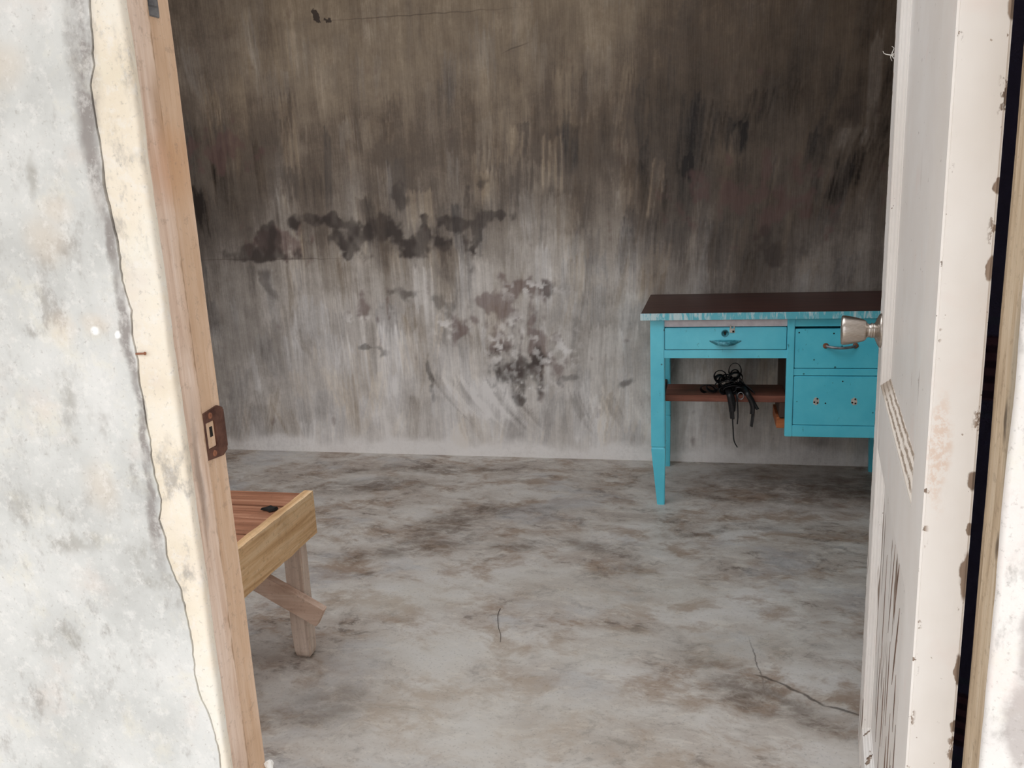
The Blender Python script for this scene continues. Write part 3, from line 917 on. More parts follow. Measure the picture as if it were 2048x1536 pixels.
crack = [(-0.612, 2.2), (-0.618, 1.95), (-0.613, 1.75), (-0.622, 1.6), (-0.626, 1.466), (-0.629, 1.428), (-0.632, 1.403), (-0.639, 1.384), (-0.640, 1.344),
         (-0.638, 1.318), (-0.641, 1.276), (-0.640, 1.265), (-0.635, 1.222), (-0.637, 1.178), (-0.631, 1.144), (-0.634, 1.11), (-0.632, 1.087), (-0.634, 1.058),
         (-0.632, 1.041), (-0.633, 1.011), (-0.631, 0.993), (-0.633, 0.962), (-0.631, 0.944), (-0.628, 0.919), (-0.635, 0.894),
         (-0.630, 0.871), (-0.632, 0.849), (-0.626, 0.823), (-0.619, 0.804), (-0.617, 0.771), (-0.615, 0.748), (-0.615, 0.724),
         (-0.617, 0.69), (-0.613, 0.655), (-0.605, 0.635), (-0.601, 0.607), (-0.599, 0.586), (-0.600, 0.56), (-0.603, 0.45), (-0.6, 0.3), (-0.604, -0.16)]
fine = []
for i in range(len(crack) - 1):
    p, q = crack[i], crack[i + 1]
    k = max(1, int(math.hypot(q[0] - p[0], q[1] - p[1]) / 0.006))
    for j in range(k):
        t = j / k
        x, z = p[0] + (q[0] - p[0]) * t, p[1] + (q[1] - p[1]) * t
        fine.append((x + 0.0016 * mnoise.noise(Vector((0.3, 1.2, z * 160))), z))
fine.append(crack[-1])


def gapw(z):     # the crack opens and closes along its length
    return 0.0007 + 0.0007 * (0.5 + 0.5 * mnoise.noise(Vector((4.2, 0, z * 40)))) + (0.0006 if 1.2 < z < 1.3 else 0)


YP = -0.020      # plaster face relative to the core (world y 0.825)
# lime plaster field left of the crack (with the added window opening further left)
bm = bmesh.new()
poly = [(x - gapw(z), z) for x, z in fine]
prism_xz(bm, poly + [(WX1, -0.16), (WX1, 2.2)], YP, -0.0005)
mesh_obj('plaster_field', bm, M_PL_FIELD, wf)
bm = bmesh.new()
add_box(bm, (XL - 0.15, YP, -0.16), (WX0, -0.0005, HC))
add_box(bm, (WX0, YP, -0.16), (WX1, -0.0005, WZ0))
add_box(bm, (WX0, YP, WZ1), (WX1, -0.0005, HC))
add_box(bm, (WX1, YP, 2.2), (XR + 0.15, -0.0005, HC))
mesh_obj('plaster_upper', bm, M_PL_FIELD, wf)
# narrow plaster strip between crack and jamb, its corner worn round
edge = [(-0.594, -0.16)]
z = -0.1
while z < 2.2:
    edge.append((-0.5912 + 0.0016 * mnoise.noise(Vector((1.1, 0, z * 9))) + 0.0010 * mnoise.noise(Vector((2.1, 0, z * 34))), z))
    z += 0.02
edge.append((-0.591, 2.2))
bm = bmesh.new()
xs = [(x + gapw(z), z) for x, z in fine][::-1]          # bottom to top


def crack_x(z):
    for i in range(len(xs) - 1):
        if xs[i][1] <= z <= xs[i + 1][1]:
            t = (z - xs[i][1]) / max(1e-6, xs[i + 1][1] - xs[i][1])
            return xs[i][0] + (xs[i + 1][0] - xs[i][0]) * t
    return xs[-1][0]


rows = []
zl = []
for z in sorted([z for _, z in xs] + [z for _, z in edge]):
    if not zl or z - zl[-1] > 0.0025:
        zl.append(z)
for z in zl:
    xc = crack_x(z)
    xe = -0.5912 + 0.0016 * mnoise.noise(Vector((1.1, 0, z * 9))) + 0.0010 * mnoise.noise(Vector((2.1, 0, z * 34)))
    rr = 0.004 + 0.0015 * mnoise.noise(Vector((8.1, 0, z * 14)))
    prof = [(xc, -0.0005), (xc, YP + 0.0005), (xc + 0.0008, YP), (xe - rr, YP)]
    for k in range(1, 5):
        a = k / 4 * math.pi / 2
        prof.append((xe - rr + rr * math.sin(a), YP + rr - rr * math.cos(a)))
    prof.append((xe, -0.013))
    prof.append((xe - 0.004, -0.0005))
    rows.append([bm.verts.new((px, py, z)) for px, py in prof])
for a, b in zip(rows, rows[1:]):
    for k in range(len(a) - 1):
        bm.faces.new((a[k], a[k + 1], b[k + 1], b[k]))
mesh_obj('plaster_strip', bm, M_PL_STRIP, wf, True)
# right-hand plaster with a worn edge at the jamb
bm = bmesh.new()
rows = []
z = -0.16
while z <= 2.2001:
    xe = 0.2690 + 0.0020 * mnoise.noise(Vector((5.1, 0, z * 8))) + 0.0010 * mnoise.noise(Vector((6.1, 0, z * 30)))
    rr = 0.004
    prof = [(0.5, YP), (0.4, YP), (xe + rr, YP)]
    for k in range(1, 4):
        a = k / 3 * math.pi / 2
        prof.append((xe + rr - rr * math.sin(a), YP + rr - rr * math.cos(a)))
    prof.append((xe, -0.013))
    prof.append((xe + 0.004, -0.0005))
    rows.append([bm.verts.new((px, py, z)) for px, py in prof])
    z += 0.02
for a, b in zip(rows, rows[1:]):
    for k in range(len(a) - 1):
        bm.faces.new((a[k], a[k + 1], b[k + 1], b[k]))
mesh_obj('plaster_reveal', bm, M_PL_RIGHT, wf, True)
bm = bmesh.new()
add_box(bm, (0.5, YP, -0.16), (XR + 0.15, -0.0005, 2.2))
mesh_obj('plaster_side', bm, M_PL_RIGHT, wf)

# ---- wooden door frame
tr = empty('trim_1', (0, 0.89, 0))
tag(tr, 'bare pinkish wooden door frame with rebated jambs', 'door frame', kind='structure')


def jamb(side, mat):
    """stop face and rebate; side -1 left, +1 right"""
    bm = bmesh.new()
    zs = [-0.16 + 0.06 * i for i in range(39)]
    rows = []
    for z in zs:
        n1 = 0.0012 * mnoise.noise(Vector((side * 3.0, 0, z * 5)))
        n2 = 0.0012 * mnoise.noise(Vector((side * 9.0, 1, z * 6)))
        if side < 0:
            xs_, xr, xb = -0.597 + n1, -0.609 + n2, -0.642
            pr = [(xb, 0.835), (xs_ - 0.002, 0.835), (xs_, 0.8375), (xs_, 0.8815), (xs_ - 0.0015, 0.8835), (xr, 0.8838), (xr, 0.9385), (xr - 0.002, 0.941), (xb, 0.941)]
        else:
            xs_, xr, xb = 0.2725 + n1, 0.286 + n2, 0.318
            pr = [(xb, 0.835), (xs_ + 0.002, 0.835), (xs_, 0.8375), (xs_, 0.886), (xs_ + 0.0015, 0.888), (xr, 0.8885), (xr, 0.9385), (xr + 0.002, 0.941), (xb, 0.941)]
        rows.append([bm.verts.new((x, y - 0.89, z)) for x, y in pr])
    for a, b in zip(rows, rows[1:]):
        for k in range(len(a)):
            bm.faces.new((a[k], a[(k + 1) % len(a)], b[(k + 1) % len(a)], b[k]))
    bm.faces.new(rows[0])
    bm.faces.new(rows[-1][::-1])
    return mesh_obj('jamb', bm, mat, tr)


# jamb material coordinates are relative to the frame's origin, so its stains and painted step shade are given there too
for nm in ('bare_pinkish_jamb_wood', 'bare_weathered_jamb_wood'):
    for nd in bpy.data.materials[nm].node_tree.nodes:
        if nd.type == 'MAPPING' and nd.vector_type == 'TEXTURE':
            nd.inputs['Location'].default_value[1] -= 0.89
jamb(-1, M_JAMB)
jamb(1, M_JAMB_R)
bm = bmesh.new()
add_box(bm, (-0.60, 0.835 - 0.89, 2.08), (0.275, 0.884 - 0.89, DOOR_H), 0.002)
add_box(bm, (-0.61, 0.884 - 0.89, 2.092), (0.287, 0.941 - 0.89, DOOR_H), 0.002)
mesh_obj('head_jamb', bm, M_JAMB, tr)

# strike plate with its lip bent round the inner arris
bm = bmesh.new()
zc, hz = 0.974, 0.033


def plate_ring(h0, y0, y1, th, lip):
    pass


outer = [(0.8905, -hz + 0.004), (0.930, -hz), (0.9405, -hz + 0.005), (0.9405, hz - 0.005), (0.930, hz), (0.8905, hz - 0.004)]
inner = [(0.900, -0.017), (0.918, -0.017), (0.9195, -0.014), (0.9195, 0.014), (0.918, 0.017), (0.900, 0.017)]
xa, xb2 = -0.6090 - 0.001, -0.6090 + 0.0026
vo = [[bm.verts.new((x, y - 0.89, zc + z)) for y, z in outer] for x in (xa, xb2)]
vi = [[bm.verts.new((x, y - 0.89, zc + z)) for y, z in inner] for x in (xa, xb2)]
for i in range(6):
    j = (i + 1) % 6
    bm.faces.new((vo[1][i], vo[1][j], vi[1][j], vi[1][i]))
    bm.faces.new((vo[0][i], vo[1][i], vo[1][j], vo[0][j]))
    bm.faces.new((vi[0][i], vi[1][i], vi[1][j], vi[0][j]))
# curved lip on the room side
lr = []
for k in range(6):
    a = k / 5 * math.radians(80)
    R = 0.012
    lr.append((xb2 - 0.0004 - R * (1 - math.cos(a)), 0.9395 + R * math.sin(a)))
lv = [[bm.verts.new((x, y - 0.89, zc + sz * (hz - 0.008 - 0.0006 * k))) for k, (x, y) in enumerate(lr)] for sz in (-1, 1)]
for k in range(5):
    bm.faces.new((lv[0][k], lv[0][k + 1], lv[1][k + 1], lv[1][k]))
sp = mesh_obj('strike_plate', bm, M_STRIKE, tr)
sp['label'] = 'rusty brown strike plate'
for dz in (-0.0245, 0.0245):
    bm = bmesh.new()
    lathe(bm, [(0.0042, 0), (0.0038, 0.0012), (0.0015, 0.0016), (0.0010, 0.0008), (0, 0.0008)],
          Matrix.Translation((xb2 - 0.0002, 0.911 - 0.89, zc + dz)) @ Matrix.Rotation(math.pi / 2, 4, 'Y'), 14)
    mesh_obj('screw', bm, M_RUST, sp, True)
bm = bmesh.new()
add_box(bm, (xa + 0.0002, 0.901 - 0.89, zc - 0.0165), (xa + 0.0016, 0.919 - 0.89, zc + 0.0165))
mesh_obj('mortise', bm, M_JAMB, sp)
bm = bmesh.new()
add_box(bm, (xa + 0.0012, 0.909 - 0.89, zc - 0.003), (xa + 0.0020, 0.915 - 0.89, zc + 0.010))
mesh_obj('latch_hole', bm, M_HOLE, sp)
# bolt keeper higher on the jamb
bm = bmesh.new()
add_box(bm, (-0.610, 0.889 - 0.89, 1.462), (-0.6065, 0.916 - 0.89, 1.53), 0.001)
k = mesh_obj('bolt_keeper', bm, M_STEEL, tr)
bm = bmesh.new()
add_box(bm, (-0.607, 0.8945 - 0.89, 1.472), (-0.6045, 0.911 - 0.89, 1.522), 0.001)
mesh_obj('staple', bm, M_STEEL, k)

# ---- open door
DA = math.radians(90 - 6.9)
DW, DT, DH = 0.867, 0.048, 2.065
dr = empty('door_1', (0.2276, 0.945, 0.008), DA)
tag(dr, 'open cream panelled door with flaking paint and a round knob', 'door', kind='structure')
ZB = 0.008                                    # everything in the door is measured from its foot
SN, SF = 0.120, 0.102                          # hinge stile, lock stile
r_low, r_mid0, r_mid1, r_top = 0.105 - ZB, 0.735 - ZB, 0.853 - ZB, 1.93 - ZB
bv = 0.0025
box('stile', (0, -DT, 0), (SN, 0, DH), M_DOOR, dr, bv)
box('stile', (DW - SF, -DT, 0), (DW, 0, DH), M_DOOR, dr, bv)
for z0, z1 in ((0, r_low), (r_mid0, r_mid1), (r_top, DH)):
    box('rail', (SN - 0.001, -DT + 0.0006, z0), (DW - SF + 0.001, -0.0006, z1), M_DOOR, dr, 0.0012)


def door_panel(z0, z1, worn):
    x0, x1 = SN, DW - SF
    bm = bmesh.new()
    add_box(bm, (x0 - 0.004, -0.036, z0 - 0.004), (x1 + 0.004, -0.0165, z1 + 0.004), 0.0)
    p = mesh_obj('panel', bm, M_DOOR, dr)
    # moulding strips round the recess: stepped ogee profile (inset, depth)
    prof = [(0.0, -0.0008), (0.003, -0.0008), (0.0045, -0.004), (0.0075, -0.0045), (0.010, -0.0085), (0.0135, -0.0105), (0.0150, -0.0140), (0.0190, -0.0150), (0.0200, -0.0170)]
    cor = [(x0, z0, 1, 1), (x1, z0, -1, 1), (x1, z1, -1, -1), (x0, z1, 1, -1)]
    for i in range(4):
        a, b = cor[i], cor[(i + 1) % 4]
        bm = bmesh.new()
        n = 26
        rows = []
        for j in range(n + 1):
            t = j / n
            row = []
            for q, (ins, dep) in enumerate(prof):
                ax, az = a[0] + a[2] * ins, a[1] + a[3] * ins
                bx, bz = b[0] + b[2] * ins, b[1] + b[3] * ins
                d2 = 0.0
                if worn and i == 0 and 0 < q < len(prof) - 1:
                    d2 = 0.0016 * min(0.0, mnoise.noise(Vector((t * 30, q * 3.1, z0 * 7))))
                row.append(bm.verts.new((ax + (bx - ax) * t, dep + d2, az + (bz - az) * t)))
            rows.append(row)
        for r, s in zip(rows, rows[1:]):
            for q in range(len(prof) - 1):
                bm.faces.new((r[q], r[q + 1], s[q + 1], s[q]))
        mesh_obj('moulding', bm, M_DOOR_MOULD if (worn and i == 0) else M_DOOR, p)
    return p


pl = door_panel(r_low, r_mid0, False)
door_panel(r_mid1, r_top, True)
# curled paint flakes on the lower panel and rail: thin raised slivers beside bare splits
M_BARE = mat_wood('bare_grey_brown_split', lin(96, 76, 66), lin(134, 108, 94), lin(158, 134, 118), 'z', 1.0, 0.85)


def lens(name, u, z, hw, hl, lean, y, mat, parent, th=0.0012):
    """long pointed sliver on the door face"""
    bm = bmesh.new()
    n = 10
    L_, R_ = [], []
    for j in range(n + 1):
        t = -1 + 2 * j / n
        w = hw * (1 - abs(t) ** 1.6) * (0.8 + 0.3 * mnoise.noise(Vector((u * 50, t * 3, z * 9)))) + 0.0003
        c = u + lean * t * hl
        L_.append((c - w, z + t * hl))
        R_.append((c + w, z + t * hl))
    prism_xz(bm, L_ + R_[::-1], y, y + th)
    return mesh_obj(name, bm, mat, parent)


yp = -0.0165
for u, z, hw, hl, lean in ((0.30, 0.665, 0.016, 0.060, -0.25), (0.40, 0.60, 0.006, 0.075, -0.35), (0.23, 0.60, 0.005, 0.06, -0.1), (0.33, 0.44, 0.006, 0.05, 0),
                           (0.26, 0.47, 0.005, 0.06, 0.1), (0.20, 0.55, 0.005, 0.07, 0), (0.45, 0.40, 0.006, 0.08, 0), (0.52, 0.30, 0.007, 0.07, 0), (0.38, 0.30, 0.007, 0.09, 0),
                           (0.60, 0.45, 0.006, 0.12, 0), (0.29, 0.36, 0.005, 0.07, 0), (0.17, 0.63, 0.004, 0.07, 0), (0.36, 0.52, 0.009, 0.08, -0.3), (0.48, 0.56, 0.006, 0.09, -0.2),
                           (0.22, 0.40, 0.006, 0.09, 0.05), (0.42, 0.24, 0.01, 0.08, 0), (0.62, 0.26, 0.008, 0.09, 0), (0.33, 0.25, 0.008, 0.08, 0)):
    if r_low + 0.02 < z - hl and z + hl < r_mid0 - 0.005:
        lens('bare_split', u, z, hw, hl, lean, yp - 0.0004, M_BARE, pl, 0.0009)
for u, z, hw, hl in ((0.22, 1.03, 0.005, 0.045), (0.27, 0.97, 0.005, 0.035), (0.24, 1.12, 0.0035, 0.05), (0.26, 1.22, 0.003, 0.03)):
    lens('bare_split', u, z, hw, hl, -0.05, yp - 0.0004, M_BARE, dr.children[-1] if False else pl, 0.0009)

# knob: rosette, neck and flared knob on the visible face
ku, kz = 0.812, 0.953 - ZB
RK = Matrix.Rotation(-math.pi / 2, 4, 'X')      # lathe axis -> +y (out of the face)
bm = bmesh.new()
lathe(bm, [(0, 0.0), (0.0335, 0.0), (0.0335, 0.002), (0.031, 0.005), (0.024, 0.0085), (0.0175, 0.011), (0.0145, 0.0125)], Matrix.Identity(4))
lathe(bm, [(0.0145, 0.0125), (0.0138, 0.016), (0.0150, 0.0165), (0.0150, 0.0185), (0.0135, 0.019), (0.0132, 0.023), (0.0145, 0.026), (0.0175, 0.0275),
           (0.0185, 0.0280), (0.0205, 0.0305), (0.0222, 0.035), (0.0243, 0.042), (0.0262, 0.050), (0.0278, 0.058), (0.0288, 0.065), (0.0290, 0.069), (0.0284, 0.0715), (0.0268, 0.0730), (0.020, 0.0738), (0.0185, 0.0728), (0.0, 0.0728)],
      Matrix.Identity(4))
knob = mesh_obj('knob', bm, M_NICKEL, dr, True)
knob.matrix_local = Matrix.Translation((ku, 0.0, kz)) @ RK
knob['label'] = 'brushed nickel door knob'
bm = bmesh.new()
lathe(bm, [(0, 0.0740), (0.0150, 0.0740), (0.0160, 0.0730)], Matrix.Identity(4), 24)
mesh_obj('turn_button', bm, M_NICKEL, knob, True)
# latch face plate on the far edge, hinges on the near edge
box('latch_plate', (DW - 0.0005, -0.036, kz - 0.03), (DW + 0.0015, -0.012, kz + 0.03), M_STEEL, dr, 0.0004)
for hzc in (0.25, 1.85):
    hg = box('hinge', (-0.0018, -0.046, hzc - 0.045), (0.0005, -0.012, hzc + 0.045), M_STEEL, dr, 0.0005)
    bm = bmesh.new()
    tube(bm, [(-0.004, -0.051, hzc - 0.046), (-0.004, -0.051, hzc), (-0.004, -0.051, hzc + 0.046)], 0.0045, None, 2, 10)
    mesh_obj('pin', bm, M_STEEL, hg, True)

# ---- unseen window added left of the doorway to let in more daylight
w1 = empty('added_window_1', (0, YO, 0))
tag(w1, 'added unseen window opening with a wooden frame and mullions', 'window', kind='structure')
fr = 0.05
for a, b in (((WX0, -0.03, WZ0), (WX1, 0.11, WZ0 + fr)), ((WX0, -0.03, WZ1 - fr), (WX1, 0.11, WZ1)),
             ((WX0, -0.03, WZ0 + fr), (WX0 + fr, 0.11, WZ1 - fr)), ((WX1 - fr, -0.03, WZ0 + fr), (WX1, 0.11, WZ1 - fr))):
    box('frame_member', a, b, M_JAMB_R, w1, 0.003)
for i in (1, 2):
    x = WX0 + i * (WX1 - WX0) / 3
    box('mullion', (x - 0.02, 0.02, WZ0 + fr), (x + 0.02, 0.06, WZ1 - fr), M_JAMB_R, w1, 0.003)

# ================================================================== DESK
D0 = (-0.255, 3.20, 0.0)
dk = empty('desk', (0.24, 3.46, 0))
tag(dk, 'turquoise painted wooden desk with a dark maroon top against the back wall', 'desk')
doff = (0.24, 3.46, 0)


def dbox(name, a, b, mat, parent=dk, bevel=0.0015):
    return box(name, a, b, mat, parent, bevel, doff)


ZT = 0.770
DY0, DY1 = 3.200, 3.745
DX0, DX1 = -0.255, 0.735
tp = dbox('desk_top', (DX0 + 0.001, DY0 + 0.004, ZT - 0.026), (DX1, DY1, ZT), M_TOP, dk, 0.0015)
eb = dbox('edge_band', (DX0 - 0.001, DY0 - 0.001, ZT - 0.0265), (DX1 + 0.001, DY0 + 0.0035, ZT - 0.0005), M_EDGE, tp, 0.001)
eb['label'] = 'streaked turquoise front edge'


def desk_leg(x0, x1, y0, y1, taper_side):
    """square leg, a notch at 0.235 m and a foot tapering from outside"""
    bm = bmesh.new()
    zt = ZT - 0.027
    sec = [(zt, 0, 0), (0.242, 0, 0), (0.237, 0.0025, 0.0025), (0.232, 0.0, 0.0), (0.225, 0.0, 0), (0.0, 0.021, 0.003)]
    rows = []
    for z, t, i_ in sec:
        a, b = (x0 + t, x1 - i_) if taper_side < 0 else (x0 + i_, x1 - t)
        rows.append([bm.verts.new((x - doff[0], y - doff[1], z)) for x, y in ((a, y0 + i_), (b, y0 + i_), (b, y1 - t), (a, y1 - t))])
    for r, s in zip(rows, rows[1:]):
        for k in range(4):
            bm.faces.new((r[k], r[(k + 1) % 4], s[(k + 1) % 4], s[k]))
    bm.faces.new(rows[0])
    bm.faces.new(rows[-1])
    es = [e for e in bm.edges if len(e.link_faces) == 2 and abs((e.verts[0].co - e.verts[1].co).normalized().z) > 0.8]
    bmesh.ops.bevel(bm, geom=es, offset=0.003, segments=2, affect='EDGES', clamp_overlap=True)
    return mesh_obj('leg', bm, M_TURQ, dk)


desk_leg(-0.221, -0.168, 3.219, 3.269, -1)
desk_leg(-0.221, -0.168, 3.690, 3.740, -1)
desk_leg(0.662, 0.712, 3.690, 3.740, 1)
desk_leg(0.662, 0.712, 3.225, 3.269, 1)
# kneehole front
dbox('primed_rail', (-0.168, 3.226, 0.7135), (0.277, 3.246, ZT - 0.0265), M_PRIMER)
dw1 = dbox('drawer', (-0.166, 3.2195, 0.6275), (0.2745, 3.62, 0.711), M_TURQ, dk, 0.002)
dbox('drawer_rail', (-0.169, 3.2215, 0.594), (0.278, 3.245, 0.6255), M_TURQ)
dbox('drawer_runner', (-0.168, 3.25, 0.60), (-0.150, 3.69, 0.626), M_DARKWOOD)
# side apron on the left, back rail
dbox('side_apron', (-0.216, 3.269, 0.60), (-0.200, 3.690, ZT - 0.027), M_TURQ)
dbox('back_rail', (-0.168, 3.715, 0.66), (0.29, 3.735, ZT - 0.027), M_DARKWOOD)
# pedestal carcass
st = dbox('pedestal_stile', (0.2765, 3.2165, 0.294), (0.3025, 3.245, ZT - 0.0268), M_TURQ, dk, 0.002)
dbox('pedestal_stile', (0.655, 3.2165, 0.294), (0.684, 3.226, ZT - 0.0268), M_TURQ, dk, 0.002)
dbox('pedestal_side', (0.286, 3.245, 0.296), (0.300, 3.735, ZT - 0.027), M_DARKWOOD)
dbox('pedestal_side', (0.664, 3.269, 0.296), (0.680, 3.690, ZT - 0.027), M_TURQ)
dbox('pedestal_base', (0.300, 3.245, 0.296), (0.664, 3.735, 0.312), M_DARKWOOD)
dbox('pedestal_rail', (0.3025, 3.220, 0.7125), (0.655, 3.24, ZT - 0.027), M_TURQ)
dbox('pedestal_rail', (0.3025, 3.2205, 0.529), (0.655, 3.24, 0.5545), M_TURQ)
dbox('pedestal_rail', (0.3025, 3.2185, 0.294), (0.655, 3.24, 0.3385), M_TURQ)
dw2 = dbox('drawer', (0.3045, 3.2205, 0.5565), (0.653, 3.70, 0.7035), M_TURQ, dk, 0.002)
dw3 = dbox('drawer', (0.3045, 3.2195, 0.340), (0.653, 3.70, 0.5265), M_TURQ, dk, 0.002)


def rel(p):
    return (p[0] - doff[0], p[1] - doff[1], p[2] - doff[2])


# half-moon pull on the kneehole drawer, painted over
bm = bmesh.new()
hx, hz_, hy = 0.056, 0.656, 3.2195
n = 24
rows = []
for i in range(n + 1):
    t = -1 + 2 * i / n
    x = hx + 0.0575 * t
    w = 1 - abs(t) ** 2.4
    top = hz_ + 0.006 + 0.002 * w
    bot = hz_ + 0.003 - 0.016 * w
    out = 0.0015 + 0.019 * max(0.0, 1 - (t / 0.72) ** 2) ** 0.8 if abs(t) < 0.72 else 0.0015
    mid_ = (top + bot) / 2
    rows.append([bm.verts.new(rel(p)) for p in ((x, hy + 0.0005, top), (x, hy - 0.002, top), (x, hy - out * 0.75, mid_ + (top - mid_) * 0.4),
                                               (x, hy - out, bot + 0.0015), (x, hy - out * 0.8, bot), (x, hy + 0.0005, bot))])
for r, s in zip(rows, rows[1:]):
    for k in range(5):
        bm.faces.new((r[k], r[k + 1], s[k + 1], s[k]))
bm.faces.new(rows[0])
bm.faces.new(rows[-1][::-1])
mesh_obj('drawer_pull', bm, M_TURQ_WORN, dw1, True)
# keyhole escutcheon and bent hasp tab
bm = bmesh.new()
lathe(bm, [(0.0135, 0), (0.0135, 0.0022), (0.0115, 0.0030), (0.0098, 0.0022), (0.0098, 0.0006), (0, 0.0006)],
      Matrix.Translation(rel((0.0545, 3.2195, 0.690))) @ Matrix.Rotation(math.pi / 2, 4, 'X'), 24)
kh = mesh_obj('keyhole', bm, M_TURQ_WORN, dw1, True)
bm = bmesh.new()
lathe(bm, [(0.0050, 0.0004), (0.0050, 0.0026), (0, 0.0026)], Matrix.Translation(rel((0.0545, 3.2195, 0.692))) @ Matrix.Rotation(math.pi / 2, 4, 'X'), 14)
add_box(bm, rel((0.0525, 3.2165, 0.6835)), rel((0.0565, 3.2195, 0.692)))
mesh_obj('key_slot', bm, M_HOLE, kh)
bm = bmesh.new()
add_box(bm, rel((0.071, 3.2165, 0.6915)), rel((0.090, 3.2195, 0.708)), 0.0008)
add_box(bm, rel((0.072, 3.2170, 0.708)), rel((0.077, 3.2190, 0.7215)), 0.0006)
add_box(bm, rel((0.0855, 3.2170, 0.708)), rel((0.090, 3.2190, 0.7165)), 0.0006)
hs = mesh_obj('hasp', bm, M_PAINTDAB, dw1)
bm = bmesh.new()
add_box(bm, rel((0.081, 3.2160, 0.693)), rel((0.088, 3.2170, 0.700)), 0.0004)
mesh_obj('hasp_eye', bm, M_HOLE, hs)
# bow pull on the upper pedestal drawer
bm = bmesh.new()
pc = (0.4625, 3.2205, 0.641)
tube(bm, [rel((pc[0] - 0.050, pc[1] - 0.004, pc[2])), rel((pc[0] - 0.036, pc[1] - 0.013, pc[2] - 0.003)), rel((pc[0], pc[1] - 0.021, pc[2] - 0.005)),
          rel((pc[0] + 0.036, pc[1] - 0.013, pc[2] - 0.003)), rel((pc[0] + 0.050, pc[1] - 0.004, pc[2]))], 0.0050, None, 6, 10)
dp = mesh_obj('drawer_pull', bm, M_STEEL, dw2, True)
for sx in (-1, 1):
    bm = bmesh.new()
    lathe(bm, [(0.010, 0), (0.0105, 0.0015), (0.007, 0.0045), (0, 0.005)], Matrix.Translation(rel((pc[0] + sx * 0.051, pc[1], pc[2]))) @ Matrix.Rotation(math.pi / 2, 4, 'X'), 14)
    mesh_obj('pull_foot', bm, M_RUST, dp, True)
# two chipped scars with bare screws on the lower drawer, and old screw holes
for cx in (0.385, 0.517):
    bm = bmesh.new()
    rows = []
    n = 16
    c = bm.verts.new(rel((cx, 3.2186, 0.4325)))
    ring, ring2 = [], []
    for i in range(n):
        a = 2 * math.pi * i / n
        r = 0.0115 * (1 + 0.28 * mnoise.noise(Vector((math.cos(a) * 2 + cx * 30, math.sin(a) * 2, 1))))
        ring.append(bm.verts.new(rel((cx + r * math.cos(a), 3.2188, 0.4325 + 1.25 * r * math.sin(a)))))
        ring2.append(bm.verts.new(rel((cx + r * math.cos(a), 3.2197, 0.4325 + 1.25 * r * math.sin(a)))))
    for i in range(n):
        j = (i + 1) % n
        bm.faces.new((c, ring[i], ring[j]))
        bm.faces.new((ring[i], ring2[i], ring2[j], ring[j]))
    pa = mesh_obj('pull_scar', bm, M_PAINTDAB, dw3)
    for dx, dz in ((-0.006, -0.004), (0.004, 0.009), (0.005, -0.007)):
        bm = bmesh.new()
        lathe(bm, [(0.0034, 0), (0.0030, 0.0009), (0, 0.0011)], Matrix.Translation(rel((cx + dx, 3.2187, 0.4325 + dz))) @ Matrix.Rotation(math.pi / 2, 4, 'X'), 10)
        mesh_obj('screw_hole', bm, M_HOLE, pa)
for par, pts in ((dw3, ((0.418, 0.4245), (0.475, 0.508))), (dw2, ((0.438, 0.686), (0.535, 0.660), (0.318, 0.690), (0.470, 0.694)))):
    for x, z in pts:
        bm = bmesh.new()
        yy = 3.2195 if par is dw3 else 3.2205
        lathe(bm, [(0.0032, -0.001), (0.0028, 0.0006), (0, 0.0007)], Matrix.Translation(rel((x, yy, z))) @ Matrix.Rotation(math.pi / 2, 4, 'X'), 10)
        mesh_obj('nail_hole', bm, M_HOLE, par)
# foot shelf in the kneehole, its cleat and support
sh = dbox('foot_shelf', (-0.170, 3.302, 0.404), (0.2855, 3.49, 0.430), M_SHELF, dk, 0.002)
dbox('shelf_support', (-0.205, 3.269, 0.375), (-0.180, 3.690, 0.404), M_DARKWOOD)
dbox('shelf_support', (0.262, 3.300, 0.340), (0.2858, 3.52, 0.4035), M_DARKWOOD)
cl = dbox('cleat', (0.252, 3.300, 0.303), (0.2858, 3.50, 0.346), M_SHELF_EDGE)
cl['label'] = 'orange wooden cleat'

# ================================================================== BLACK STRAPS
sb = empty('strap_bundle', (0.08, 3.33, 0.43))
tag(sb, 'tangle of black straps draped over the foot shelf under the desk', 'straps')


def spx(px, py, y=3.325):
    """photo-scaled layout on the plane of the shelf edge -> bundle-local metres"""
    k = y / 3.3
    return ((0.076 + (px - 1460) * 0.00189) * k - 0.08, y - 3.33, 1.26 + ((0.551 - (py - 730) * 0.00199) - 1.26) * k - 0.43)


def loop(cx, cy, rx, ry, y, tilt=0.0, dy=0.02, n=10, rot=0.0):
    pts = []
    for i in range(n):
        a = 2 * math.pi * i / n
        dx, dz = rx * math.cos(a), ry * math.sin(a)
        px = cx + dx * math.cos(rot) - dz * math.sin(rot)
        py = cy + dx * math.sin(rot) + dz * math.cos(rot)
        pts.append(spx(px, py, y + dy * math.sin(a + tilt)))
    return pts


